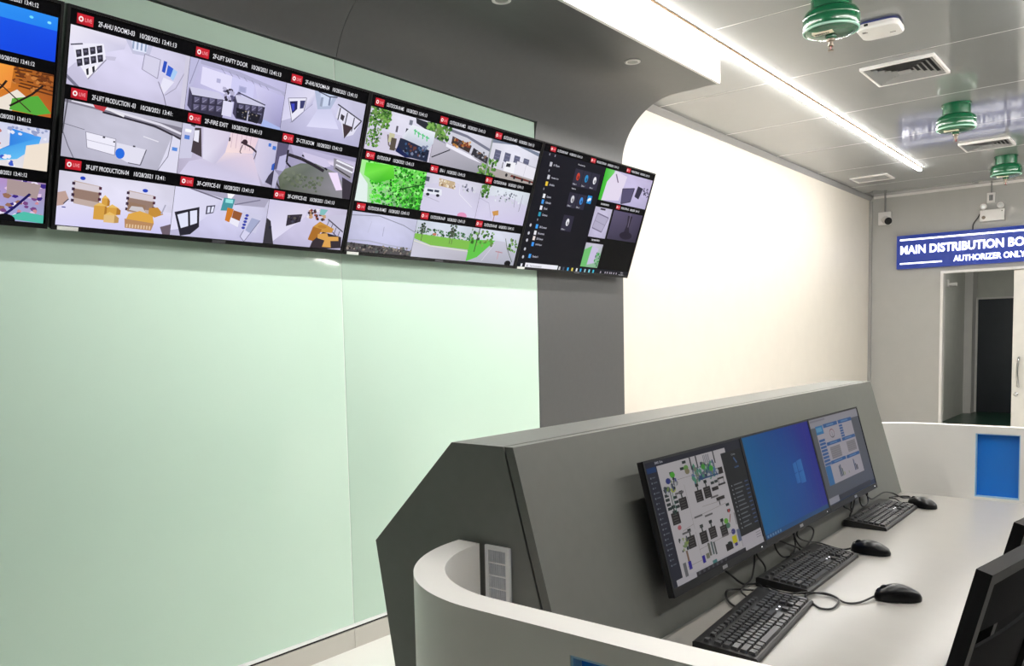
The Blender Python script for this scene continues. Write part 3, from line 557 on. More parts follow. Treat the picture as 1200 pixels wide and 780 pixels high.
def make_tv(y0, label):
    t = thing('wall_tv', (0.06, y0+TVW/2, 1.822), label, 'television', 'row of four wall televisions', (TILT, 0, PI/2))
    W2 = TVW/2
    # casing: slim body with a deeper box behind
    MB().box(-W2, W2, 0.0, 0.028, 0, TVH, 0.003).build('casing', gloss_black, t)
    MB().box(-W2+0.18, W2-0.18, 0.026, 0.052, 0.04, TVH*0.45, 0.006).build('rear_housing', black_m, t)
    for s_ in (-1, 1):
        MB().box(s_*0.22-0.02, s_*0.22+0.02, 0.028, 0.045, 0.32, 0.56).build('mount_arm', alu_m, t)
    MB().box(-0.3, 0.3, 0.045, 0.06, 0.36, 0.42).build('mount_bar', alu_m, t)
    for s_ in (-1, 1): MB().box(s_*0.26-0.015, s_*0.26+0.015, 0.06, 0.186, 0.375, 0.415).build('wall_bracket', alu_m, t)
    # bezel ring
    bz = 0.0085
    MB().box(-W2, W2, -0.004, 0.0, TVH-bz, TVH).box(-W2, W2, -0.004, 0.0, 0, 0.0145).box(-W2, -W2+bz, -0.004, 0, 0.0145, TVH-bz).box(W2-bz, W2, -0.004, 0, 0.0145, TVH-bz).build('bezel', gloss_black, t)
    MB().box(-W2+bz, W2-bz, -0.001, 0.0, 0.0145, TVH-bz).build('screen_panel', panel_black, t)
    MB().box(-0.028, 0.028, -0.0052, -0.004, 0.002, 0.0125).build('logo_plate', mat('dim_silver_logo', (92, 92, 98), 0.3, 0.5), t)
    MB().box(-W2+0.018, -W2+0.085, -0.0052, -0.004, 0.0005, 0.0135).build('sticker', mat('white_sticker', (238, 238, 236), 0.5), t, label='small white sticker')
    return t
def grid_feeds(t, pics, caps, n=3, hdr=0.045, bad=True, x_off=0.0125):
    W2 = TVW/2; cw = (TVW-2*x_off)/n; top = TVH-0.012; rh = (top-0.0155)/n
    h = hdr*3/n if n > 3 else hdr
    for r in range(n):
        for c in range(n):
            if pics[r][c] is None: continue
            x = -W2+x_off+c*cw; zt = top-r*rh
            p = Pic(x, x+cw-0.0015, zt-rh+0.0005, zt-h, -0.0015)
            pics[r][c](p)
            fd = p.build('camera_feed', scr_tv, t)
            cap = caps[r][c]
            if cap: badge_caption(fd, x, zt-h, h, cap[0], cap[1], cw)
TVY = [-0.068, 1.155, 2.371, 3.587]
# first (mostly out of frame): four by four
t1 = make_tv(TVY[0], 'wall television at the left picture edge, showing blue window above warehouse feeds')
P4 = [[pic_plain(k*4+j) for j in range(3)] for k in range(4)]
for k, f in enumerate((pic_bluewin, pic_ware1, pic_ware2, pic_ware3)): P4[k].append(f)
grid_feeds(t1, P4, [[('WAREHOUSE-%02d' % (4*r+c+1), '10/28/2021 13:41:12') for c in range(4)] for r in range(4)], 4, 0.05)
t2 = make_tv(TVY[1], 'largest-looking wall television with nine indoor rooms and corridors')
grid_feeds(t2, [[pic_ahu03, pic_safety, pic_ahu04], [pic_lift03, pic_fire, pic_ctr], [pic_lift04, pic_office1, pic_office2]],
    [[('2F-AHU ROOM3-03', ST), ('2F-LIFT SAFTY DOOR', ST), ('2F-AHU ROOM4-04', ST)], [('2F-LIFT PRODUCTION -03', '10/28/2021 13:41:'), ('2F-FIRE EXIT', ST), ('2F-CTR ROOM', ST)], [('3F-LIFT PRODUCTION-04', '10/28/2021 13:41:'), ('3F-OFFICE-01', ST), ('3F-OFFICE-02', ST)]])
t3 = make_tv(TVY[2], 'wall television showing nine outdoor feeds with bright green trees')
grid_feeds(t3, [[pic_out1, pic_out2, pic_out3], [pic_tree, pic_yard, pic_road], [pic_fence, pic_lawn, pic_road2]],
    [[('OUTDOOR-IN-ME', ST), ('OUTDOOR-IN-ME2', ST), ('OUTDOOR-IN-ME3', ST)], [('OUTDOOR-IP', ST), ('EN-1', ST), ('OUTDOOR-IN-06', ST)], [('OUTDOOR-IN-ME5', ST), ('OUTDOOR-IN-09', ST), ('OUTDOOR-IN-08', ST)]])
t4 = make_tv(TVY[3], 'rightmost wall television with dark start menu over a few camera feeds')
W2 = TVW/2
def rel(a): return a-W2
def pic_cage(p):
    room(p, (206, 196, 230), (196, 188, 226)); p.poly([(0, 0), (.18, 0), (.1, 1), (0, 1)], [(60, 190, 50), (120, 210, 110), (80, 190, 60), (50, 170, 40)]).poly([(.08, .4), (.2, .0), (.45, .1), (.4, .9), (.06, 1)], (226, 216, 236)).line([(.22, .1), (.3, .35)], .02, (120, 100, 130))
    p.poly([(.42, .5), (.66, .4), (.64, .86), (.46, .98)], (86, 80, 112)).line([(.42, .5), (.66, .4), (.64, .86), (.46, .98), (.42, .5)], .014, (60, 54, 80)).poly([(.72, .3), (.84, .34), (.8, .72), (.7, .66)], (50, 46, 66)).blobs(.86, .3, .99, .6, 20, [(70, 64, 90), (120, 112, 144), (210, 202, 232)], .06)
def pic_b(p):
    room(p, (206, 200, 226), (200, 194, 224)); p.poly([(.2, .2), (.9, .3), (.7, .8), (.1, .7)], (176, 170, 196)).line([(.2, .2), (.9, .3), (.7, .8), (.1, .7), (.2, .2)], .02, (120, 112, 140)).line([(.15, .45), (.8, .56)], .012, (150, 144, 170)).rect(.3, .02, .6, .08, (60, 54, 70))
def pic_c(p):
    p.rect(0, 0, 1, 1, [(92, 84, 112), (70, 62, 88), (46, 40, 60), (64, 58, 80)]).poly([(.5, .1), (.66, .1), (.64, .5), (.7, .7), (.5, .7), (.54, .4)], (40, 34, 50)).ell(.6, .8, .22, .14, (36, 30, 46)).line([(.58, .0), (.6, .5)], .02, (110, 100, 124))
def pic_d(p):
    room(p, (206, 200, 220), (140, 190, 150)); p.poly([(0, .3), (.4, .1), (.3, 1), (0, 1)], (110, 190, 110)).poly([(.4, .1), (.8, .2), (.75, .8), (.35, .9)], (200, 190, 222)).blobs(.7, .4, 1, .95, 26, [(60, 150, 70), (40, 90, 60), (130, 200, 140)], .1)
for f, (x0, x1, z0, z1), hb, cap in ((pic_cage, (.636, 1.198, .462, .65), (.845, .652), ('PRODUCTION-02', ST)), (pic_b, (.63, .82, .236, .42), (.60, .422), None), (pic_c, (.84, 1.192, .239, .42), (.838, .422), ('PRODUCTION-02', ST)), (pic_d, (.629, .82, .048, .198), (.60, .2), None)):
    p = Pic(rel(x0), rel(x1), z0, z1, -0.0015); f(p); fd = p.build('camera_feed', scr_tv, t4)
    if cap: badge_caption(fd, rel(hb[0]), hb[1], 0.038, cap[0], cap[1], 0.36)
    else:
        q = Pic(rel(x0), rel(x1), hb[1]-.0, hb[1]+0.04, -0.0022); q.text('10/28/2021', .25, .72, .4, .66, (225, 225, 230)); q.build('caption', scr_tv, fd)
pm = Pic(rel(.012), rel(.628), .006, .652, -0.0018)
def U(x): return (x-.012)/.616
def V(z): return (.652-z)/.646
pm.rect(0, 0, 1, 1, [(18, 17, 28), (15, 15, 25), (8, 8, 16), (10, 10, 18)])
for (x, z), c, nm in zip([(.102, .592), (.108, .523), (.105, .486), (.108, .419), (.108, .387), (.107, .353), (.107, .317), (.109, .248), (.108, .212), (.108, .181), (.11, .147), (.109, .079)],
        [(190, 190, 200), (200, 200, 210), (235, 200, 60), (235, 235, 240), (60, 150, 230), (235, 235, 245), (40, 150, 180), (60, 160, 240), (235, 235, 240), (235, 225, 220), (60, 150, 240), (70, 160, 240)],
        ['A. Phone', 'Access Log', 'Archive', 'Camera', 'Calendar', 'Clock', 'Cortana', 'DB Connect', 'Documents', 'DB Viewer', 'DB Player', 'Device V']):
    u, v = U(x), V(z); pm.rect(u-.018, v-.018, u+.016, v+.018, c).text(nm, u+.04, u+.04+.011*len(nm), v-.008, v+.01, (190, 190, 205))
for x, z in ((.07, .64), (.12, .64), (.098, .556), (.09, .455), (.1, .285)): pm.rect(U(x)-.006, V(z)-.01, U(x)+.006, V(z)+.008, (150, 150, 165))
for i, z in enumerate((.25, .205, .165, .115, .07)): pm.ell(U(.05), V(z), .014, .014, (200, 200, 210))
tile = (42, 40, 58)
pm.text('Productivity', U(.35), U(.42), V(.632), V(.622), (200, 200, 210)).text('Explore', U(.345), U(.385), V(.496), V(.486), (200, 200, 210))
for (x0, x1, z0, z1), c in (((.336, .418, .508, .604), (190, 60, 40)), ((.422, .504, .508, .604), (40, 140, 200)), ((.508, .592, .508, .604), (235, 235, 240)), ((.335, .42, .383, .469), (205, 205, 212)), ((.424, .51, .383, .469), (60, 140, 220)), ((.333, .437, .245, .338), (230, 230, 235))):
    pm.rect(U(x0), V(z1), U(x1), V(z0), tile); u, v = U((x0+x1)/2), V((z0+z1)/2)-.01
    pm.ell(u, v, .026, .034, c).ell(u+.006, v+.008, .012, .016, tuple(int(k*.6) for k in c)).text('Office 1', U(x0)+.01, U(x0)+.07, V(z0)-.022, V(z0)-.008, (190, 190, 200))
pm.rect(U(.522), V(.473), U(.568), V(.426), (30, 140, 215)).line([(U(.53), V(.44)), (U(.545), V(.455)), (U(.56), V(.45))], .012, (235, 245, 255), 1)
pm.build('start_menu', scr_tv, t4)
pt = Pic(rel(.012), rel(1.2), .0, .046, -0.0024)
def UT(x): return (x-.012)/1.188
pt.rect(0, .05, 1, .9, (16, 17, 26)).rect(UT(.085), .15, UT(.399), .85, (236, 236, 244)).ell(UT(.105), .5, .005, .16, (150, 150, 160)).text('Type here to search', UT(.13), UT(.24), .38, .66, (140, 140, 150)).rect(UT(.045), .3, UT(.06), .7, (230, 230, 240))
for x, c in zip((.419, .46, .506, .552, .6, .643, .691, .738, .785), ((200, 200, 205), (70, 80, 100), (60, 170, 230), (226, 210, 90), (230, 230, 235), (60, 170, 225), (150, 190, 200), (120, 210, 230), (60, 190, 220))):
    pt.rect(UT(x)-.007, .26, UT(x)+.007, .74, c)
for x in (.87, .925, .95, .98, 1.0, 1.03, 1.06): pt.rect(UT(x)-.005, .35, UT(x)+.005, .62, (170, 165, 180))
pt.text('13:41', UT(1.11), UT(1.14), .22, .42, (200, 200, 210)).text('28/10/2021', UT(1.09), UT(1.15), .55, .75, (200, 200, 210))
pt.build('taskbar', scr_tv, t4)
for x0, cap in ((.05, 'OUTDOOR-IN-07'), (.445, 'PRODUCTION-01')):
    q = Pic(rel(x0-.03), rel(x0), .66, .661, -0.0018); q.rect(0, 0, 1, 1, (20, 20, 30)); fd = q.build('header_strip', scr_tv, t4)
    badge_caption(fd, rel(x0), .652, 0.038, cap, ST, 0.39)

# ================================================================== CONSOLE
CN0, CN1 = 1.25, 3.71
con = thing('control_console', (1.9, (CN0+CN1)/2, 0), 'long grey faceted control console carrying the monitors', 'console')
OX, OY = 1.9, (CN0+CN1)/2
def cp(prof): return [(x-OX, z) for x, z in prof]
A_, B_, C_ = (1.505, 0.967), (1.757, 1.2135), (1.925, 1.2135)
fs = 0.281                                   # front slope dx/dz
def fx(z): return 1.925+fs*(1.2135-z)
bl = 1.505+0.185*0.967
core = [A_, B_, (1.898, 1.2135), (1.898+fs*(1.2135-0.70), 0.70), (2.04, 0.70), (2.04, 0.0), (bl, 0.0)]
MB().prism(cp(core), CN0-OY, CN0+0.02-OY).build('end_panel', charcoal_m, con)
MB().prism(cp(core), CN1-0.02-OY, CN1-OY).build('end_panel', charcoal_m, con)
# skin panels between the ends
def skin(p, q, th, name, m_, y0=CN0+0.0205, y1=CN1-0.0205):
    d = Vector((q[0]-p[0], q[1]-p[1])); nrm = Vector((-d.y, d.x)).normalized()*th
    return MB().prism(cp([p, q, (q[0]-nrm.x, q[1]-nrm.y), (p[0]-nrm.x, p[1]-nrm.y)]), y0-OY, y1-OY).build(name, m_, con)
MB().prism(cp([(B_[0]+0.0015, 1.1935), (B_[0], 1.2135), (1.898, 1.2135), (1.898, 1.1935)]), CN0+0.0205-OY, CN1-0.0205-OY).build('top_panel', console_m, con)
MB().prism(cp([A_, B_, (B_[0]+0.013, B_[1]-0.02), (A_[0]+0.02, A_[1]-0.006)]), CN0+0.0205-OY, CN1-0.0205-OY).build('upper_back_panel', console_m, con)
MB().prism(cp([A_, (A_[0]+0.02, A_[1]-0.006), (bl+0.02, 0), (bl, 0)]), CN0+0.0205-OY, CN1-0.0205-OY).build('lower_back_panel', console_m, con)
# front slab stands proud with a dark groove behind it
MB().prism(cp([(1.9035, 1.2135), C_, (fx(0.70), 0.70), (fx(0.70)-0.0215, 0.70)]), CN0-0.0005-OY, CN1+0.0005-OY).build('front_panel', console_m, con)
MB().prism(cp([(1.896, 1.205), (1.905, 1.205), (fx(0.71)-0.02, 0.71), (fx(0.71)-0.029, 0.71)]), CN0+0.008-OY, CN1-0.008-OY).build('shadow_gap', groove_m, con)
MB().box(2.02-OX, 2.05-OX, CN0+0.03-OY, CN1-0.03-OY, 0, 0.70).build('modesty_panel', console_m, con)
# vent grille set in the near end panel
g = MB().box(1.853-OX, 1.915-OX, CN0-0.004-OY, CN0-0.0005-OY, 0.62, 1.0075).build('vent_grille', grille_in, con)
fb = MB().box(1.852-OX, 1.861-OX, CN0-0.010-OY, CN0-0.0041-OY, 0.615, 1.009).box(1.907-OX, 1.916-OX, CN0-0.010-OY, CN0-0.0041-OY, 0.615, 1.009).box(1.861-OX, 1.907-OX, CN0-0.010-OY, CN0-0.0041-OY, 1.0, 1.009).box(1.861-OX, 1.907-OX, CN0-0.010-OY, CN0-0.0041-OY, 0.615, 0.624)
fb.build('grille_frame', grille_fr, g)
for k in range(1, 14):
    z = 1.0-0.0265*k
    MB().box(1.861-OX, 1.907-OX, CN0-0.009-OY, CN0-0.0041-OY, z-0.0012, z+0.0012).build('grille_bar', grille_fr, g)
fn = MB()
for k in range(11): fn.box(1.8635-OX+0.004*k, 1.865-OX+0.004*k, CN0-0.0075-OY, CN0-0.0041-OY, 0.624, 1.0)
fn.build('grille_fins', mat('grille_fin_light', (222, 225, 232), .4), g, kind='stuff')

# ================================================================== DESK
dk = thing('control_desk', (2.33, 2.46, 0), 'pale grey worktop in front of the console', 'desk')
MB().box(fx(0.722)+0.001-2.33, 2.60-2.33, 1.262-2.46, 3.665-2.46, 0.722, 0.75, 0.002).build('worktop', desk_m, dk)
for y in (1.30, 2.05, 2.85, 3.62):
    MB().box(2.10-2.33, 2.50-2.33, y-0.012-2.46, y+0.012-2.46, 0, 0.721).build('leg_panel', part_m, dk)

# ================================================================== CURVED LOW PARTITIONS
def partition(name, cyc, sgn, label):
    ro, ri, xc = 0.312, 0.255, 2.10; ZT = 1.012; XEnd = 3.25
    t = thing(name, (xc, cyc, 0), label, 'partition', 'curved low partitions at the console ends')
    w_ = MB()
    out = []; inn = []
    for i in range(33):
        a = PI/2*i/32; out.append((-ro*math.cos(a), sgn*ro*math.sin(a))); inn.append((-ri*math.cos(a), sgn*ri*math.sin(a)))
    HX0, HX1, HZ0, HZ1 = 2.289-xc, 2.455-xc, 0.706, 0.981
    out.append((HX0, sgn*ro)); inn.append((HX0, sgn*ri))
    w_.prism(out+inn[::-1], 0, ZT, 'z')
    a, b = sorted((sgn*ri, sgn*ro))
    w_.box(HX0, HX1, a, b, 0, HZ0).box(HX0, HX1, a, b, HZ1, ZT).box(HX1, XEnd-xc, a, b, 0, ZT)
    wo = w_.build('curved_wall', part_m, t)
    mid = (a+b)/2
    MB().box(HX0+0.001, HX1-0.001, mid-0.004, mid+0.004, HZ0+0.001, HZ1-0.001).build('blue_panel', acryl_m, t, label='blue acrylic window panel')
    e = 0.004
    MB().box(HX0, HX0+e, a+0.002, b-0.002, HZ0, HZ1).box(HX1-e, HX1, a+0.002, b-0.002, HZ0, HZ1).box(HX0+e, HX1-e, a+0.002, b-0.002, HZ0, HZ0+e).box(HX0+e, HX1-e, a+0.002, b-0.002, HZ1-e, HZ1).build('edge_glow_lining', edge_glow_m, t)  # edge glow painted as a pale blue lining, it emits nothing
    return t
partition('low_partition', 1.232, -1, 'white curved low partition wrapping the near end of the console')
partition('low_partition', 3.712+0.0, 1, 'white low partition with blue window behind the far mouse')

# ================================================================== MONITORS
MW, MH = 0.5397, 0.3135
MT = -math.atan2(0.080, 0.303)
def make_monitor(k, label, draw):
    t = thing('monitor', (2.085, 1.614+MW*(k+0.5), 0.84), label, 'monitor', 'three desk monitors', (MT, 0, PI/2))
    h = MW/2-0.001
    MB().box(-h, h, 0, 0.014, 0, MH, 0.002).build('casing', black_m, t)
    MB().box(-0.17, 0.17, 0.013, 0.036, 0.05, 0.26, 0.008).build('rear_housing', black_m, t)
    MB().box(-0.05, 0.05, 0.036, 0.0445, 0.12, 0.22).build('mount_plate', alu_m, t)
    bz = 0.006
    MB().box(-h, h, -0.003, 0, MH-bz, MH).box(-h, h, -0.003, 0, 0, 0.019).box(-h, -h+bz, -0.003, 0, 0.019, MH-bz).box(h-bz, h, -0.003, 0, 0.019, MH-bz).build('bezel', mat('monitor_dark_bezel', (30, 31, 34), 0.45, spec=0.25), t)
    MB().box(-0.013, 0.013, -0.0038, -0.003, 0.0055, 0.0135).build('logo_plate', mat('silver_logo', (150, 150, 155), 0.3, 0.6), t)
    MB().box(h-0.035, h-0.031, -0.0035, -0.003, 0.008, 0.011).build('power_led', mat('white_led_dot', (250, 250, 250), 0.4, emit=1.5), t)
    p = Pic(-h+bz, h-bz, 0.019, MH-bz, -0.001); draw(p); p.build('screen', scr_mon, t)
    return t
GRY = (214, 209, 212)
def s_scada(p):
    def n(u): return (u-.01)/.98
    def vv(v): return (v-.02)/.92
    p.rect(0, 0, 1, 1, (52, 54, 66))
    p.rect(n(.108), vv(.06), n(.74), vv(.915), GRY).rect(n(.05), vv(.895), n(.99), vv(.94), (206, 202, 208)).rect(n(.2), vv(.06), n(.8), vv(.1), GRY)
    p.rect(n(.742), vv(.1), n(.985), vv(.815), (46, 48, 50)).rect(n(.742), vv(.815), n(.985), vv(.895), (206, 200, 208))
    p.rect(n(.02), vv(.06), n(.1), vv(.1), (40, 70, 120)); p.text('BMS Site', n(.1), n(.17), vv(.025), vv(.045), (190, 190, 200))
    for i in range(18): p.rect(n(.035), vv(.13+.038*i), n(.045), vv(.142+.038*i), (140, 144, 156)).rect(n(.052), vv(.132+.038*i), n(.06+.03*random.random()), vv(.14+.038*i), (110, 114, 128))
    BK = (52, 48, 48)
    def blk(u, v, s_=.036): p.rect(n(u-s_), vv(v-.045), n(u+s_), vv(v+.045), BK).rect(n(u-.006), vv(v-.085), n(u+.006), vv(v-.045), (60, 70, 66)).rect(n(u-.016), vv(v-.1), n(u+.016), vv(v-.075), (40, 48, 46)); [p.rect(n(u-s_*.7), vv(v-.03+.02*i), n(u+s_*.6), vv(v-.026+.02*i), (120, 116, 116)) for i in range(4)]
    for u, v in ((.424, .374), (.512, .368), (.263, .387), (.167, .473), (.374, .688), (.468, .683), (.583, .708), (.253, .682)): blk(u, v)
    p.rect(n(.56), vv(.345), n(.63), vv(.375), BK).rect(n(.58), vv(.435), n(.67), vv(.462), BK).rect(n(.6), vv(.46), n(.61), vv(.5), BK).rect(n(.65), vv(.205), n(.72), vv(.26), BK).rect(n(.64), vv(.285), n(.71), vv(.3), BK).rect(n(.635), vv(.335), n(.715), vv(.35), BK).rect(n(.645), vv(.3), n(.65), vv(.34), BK).rect(n(.7), vv(.3), n(.705), vv(.34), BK).rect(n(.56), vv(.815), n(.635), vv(.87), BK)
    for u, v in ((.58, .308), (.621, .305), (.132, .291), (.131, .323), (.132, .358), (.134, .39), (.2, .321), (.204, .358), (.204, .393), (.166, .423), (.217, .14), (.352, .084), (.32, .128), (.679, .518), (.677, .566), (.604, .815)):
        p.rect(n(u-.018), vv(v-.01), n(u+.018), vv(v+.012), (46, 60, 58))
    p.line([(n(.167), vv(.26)), (n(.167), vv(.45))], .006, (70, 90, 84), 1.7); p.line([(n(.185), vv(.27)), (n(.185), vv(.43))], .004, (60, 130, 110), 1.7)
    # plant cluster
    p.rect(n(.41), vv(.15), n(.645), vv(.25), (110, 120, 136)); p.blobs(n(.4), vv(.14), n(.66), vv(.26), 70, [(60, 90, 130), (90, 130, 170), (60, 70, 90), (130, 140, 120), (200, 200, 206), (90, 160, 130)], .04)
    for u in (.41, .47, .655): p.rect(n(u-.006), vv(.06), n(u+.006), vv(.16), (60, 60, 66))
    for i in range(5): p.rect(n(.54+.014*i), vv(.07), n(.547+.014*i), vv(.14), (140, 140, 150))
    p.rect(n(.45), vv(.245), n(.65), vv(.258), (60, 90, 130))
    for u, v, c in ((.219, .155, (90, 190, 60)), (.356, .132, (120, 170, 90)), (.523, .162, (80, 170, 70)), (.598, .19, (80, 180, 70)), (.36, .16, (150, 140, 110)), (.196, .26, (180, 190, 80)), (.17, .19, (60, 70, 140)), (.15, .25, (110, 120, 130)), (.23, .22, (150, 150, 156)), (.2, .66, (170, 180, 90)), (.185, .68, (140, 160, 110)), (.62, .64, (120, 190, 70)), (.63, .68, (90, 130, 110)), (.667, .743, (60, 60, 140))): p.ell(n(u), vv(v), .024, .026, c, 8)
    p.blobs(n(.12), vv(.18), n(.24), vv(.28), 26, [(80, 90, 100), (130, 150, 90), (70, 80, 150), (200, 200, 206), (50, 60, 60)], .025)
    p.blobs(n(.14), vv(.63), n(.22), vv(.72), 20, [(80, 90, 100), (150, 170, 90), (50, 60, 60), (210, 206, 210)], .025)
    p.rect(n(.635), vv(.775), n(.685), vv(.835), (222, 214, 40)).rect(n(.65), vv(.835), n(.68), vv(.86), (70, 50, 140)).rect(n(.7), vv(.74), n(.735), vv(.84), (110, 120, 150)).rect(n(.715), vv(.6), n(.722), vv(.7), (120, 120, 124))
    p.line([(n(.678), vv(.6)), (n(.65), vv(.66))], .006, (150, 60, 50), 1.7).ell(n(.17), vv(.545), .018, .02, (200, 110, 120), 8).ell(n(.67), vv(.57), .012, .018, (190, 80, 80), 8)
    for u0, v0, u1, v1 in ((.3, .25, .3, .6), (.3, .52, .66, .5), (.19, .58, .3, .56), (.3, .76, .66, .74), (.3, .62, .3, .86), (.16, .84, .3, .84), (.25, .2, .4, .2), (.42, .46, .64, .47)): p.line([(n(u0), vv(v0)), (n(u1), vv(v1))], .002, (170, 160, 160), 1.7)
    for u, v in ((.36, .52), (.46, .54), (.24, .3), (.22, .6), (.56, .42)): p.rect(n(u-.04), vv(v-.008), n(u+.04), vv(v+.006), (110, 106, 108))
    for u, v, w_, h_, c in ((.137, .85, .014, .05, (120, 120, 124)), (.184, .835, .014, .03, (60, 50, 160)), (.317, .84, .014, .028, (60, 50, 160)), (.182, .765, .008, .04, (140, 110, 90)), (.36, .83, .016, .02, (130, 130, 110)), (.39, .79, .01, .05, (110, 110, 100)), (.42, .79, .008, .05, (90, 110, 110)), (.445, .8, .008, .05, (90, 96, 96)), (.412, .895, .022, .014, (80, 140, 140))): p.rect(n(u-w_), vv(v-h_), n(u+w_), vv(v+h_), c)
    p.rect(n(.22), vv(.905), n(.75), vv(.94), (52, 52, 58))
    for i in range(7): p.rect(n(.24+.045*i), vv(.91), n(.26+.045*i), vv(.93), (92, 92, 98))
    p.text('Chiller', n(.84), n(.89), vv(.125), vv(.14), (170, 174, 180)).line([(n(.86), vv(.16)), (n(.885), vv(.21))], .01, (90, 120, 170), 1.7).text('ALARM', n(.845), n(.895), vv(.235), vv(.25), (90, 130, 190))
    for i in range(11): p.rect(n(.76), vv(.38+.036*i), n(.77), vv(.392+.036*i), (170, 174, 180)).rect(n(.79), vv(.38+.036*i), n(.86+.04*random.random()), vv(.39+.036*i), (128, 132, 140)).rect(n(.92), vv(.38+.036*i), n(.96), vv(.39+.036*i), (84, 104, 150))
    for i in range(3): p.rect(n(.9), vv(.83+.02*i), n(.96), vv(.836+.02*i), (150, 146, 156))
def s_wall(p):
    N = 10
    def colr(u, v):
        a = (14, 116, 182); b = (34, 62, 172); c = (60, 46, 170); d = (26, 138, 206)
        t = min(1, max(0, u*1.15-.15*v)); k = max(0, 1-math.hypot((u-.55)*1.2, v-.5)*2)
        q = [a[i]+(b[i]-a[i])*t for i in range(3)]; q = [q[i]+(c[i]-q[i])*max(0, t-.75)*2.2 for i in range(3)]
        return tuple(q[i]+(d[i]-q[i])*k*.3 for i in range(3))
    for i in range(N):
        for j in range(N):
            P = [(i/N, j/N), ((i+1)/N, j/N), ((i+1)/N, (j+1)/N), (i/N, (j+1)/N)]; p.poly(P, [colr(*q) for q in P])
    for (a, b, c, d) in ((.60, .40, .655, .5), (.665, .385, .745, .5), (.60, .512, .655, .615), (.665, .512, .745, .63)):
        p.poly([(a, b), (c, b-.01), (c, d), (a, d)], [(54, 130, 214), (66, 140, 222), (60, 136, 220), (50, 124, 210)])
    p.rect(.0, .955, 1, 1, (38, 92, 150))
    for i in range(6): p.rect(.02+.035*i, .965, .04+.035*i, .99, (120, 160, 200))
def s_dash(p):
    def n(u): return (u-2)*1.0
    p.rect(0, 0, 1, 1, [(112, 116, 124), (104, 108, 118), (104, 108, 122), (98, 102, 112)]).rect(0, .0, 1, .1, (176, 174, 184)).rect(.02, .015, .3, .035, (150, 150, 162)).rect(.0, .945, 1, 1, (44, 62, 92)).rect(.0, .92, .2, .99, (170, 170, 182)).rect(.2, .93, .9, .985, (66, 68, 76))
    p.rect(.09, .1, .825, .79, (196, 190, 200)).rect(.09, .09, .225, .19, (60, 140, 200)).rect(.1, .11, .2, .16, (110, 180, 225))
    H = (56, 110, 176)
    for a, b, c, d in ((.24, .085, .52, .13), (.54, .085, .83, .13), (.225, .305, .51, .345), (.535, .305, .82, .345), (.215, .525, .52, .565), (.535, .53, .82, .57)): p.rect(a, b, c, d, H).rect(a+.06, b+.014, c-.08, d-.014, (120, 160, 205))
    for i in range(5): p.rect(.54, .145+.032*i, .61, .168+.032*i, H)
    for i in range(8): p.rect(.1, .25+.04*i, .21, .278+.04*i, H)
    p.rect(.09, .565, .19, .79, (58, 128, 190))
    for k in range(20):
        a = PI*2*k/20; b = PI*2*(k+1)/20; p.line([(.37+.045*math.cos(a), .215+.05*math.sin(a)), (.37+.045*math.cos(b), .215+.05*math.sin(b))], .005, (150, 70, 90) if k > 8 else (100, 100, 110))
    p.line([(.37, .2), (.37, .26)], .004, (90, 90, 100))
    p.rect(.26, .37, .46, .51, (150, 146, 152)).rect(.6, .37, .79, .5, (150, 146, 152))
    for i in range(5): p.rect(.26, .385+.025*i, .46, .39+.025*i, (178, 174, 182)).rect(.6, .385+.025*i, .79, .39+.025*i, (178, 174, 182))
    for u, v, c in ((.33, .61, (46, 70, 110)), (.355, .6, (60, 90, 120)), (.38, .65, (90, 110, 90)), (.41, .7, (170, 180, 120)), (.64, .6, (46, 70, 120)), (.665, .66, (50, 60, 90)), (.69, .68, (40, 40, 50)), (.5, .71, (160, 170, 150))): p.rect(u, v, u+.016, .74, c)
MON = [make_monitor(0, 'nearest desk monitor showing a plant schematic on pale grey', s_scada),
  make_monitor(1, 'middle desk monitor with plain blue desktop wallpaper', s_wall),
  make_monitor(2, 'farthest desk monitor showing a dashboard with bar charts', s_dash)]

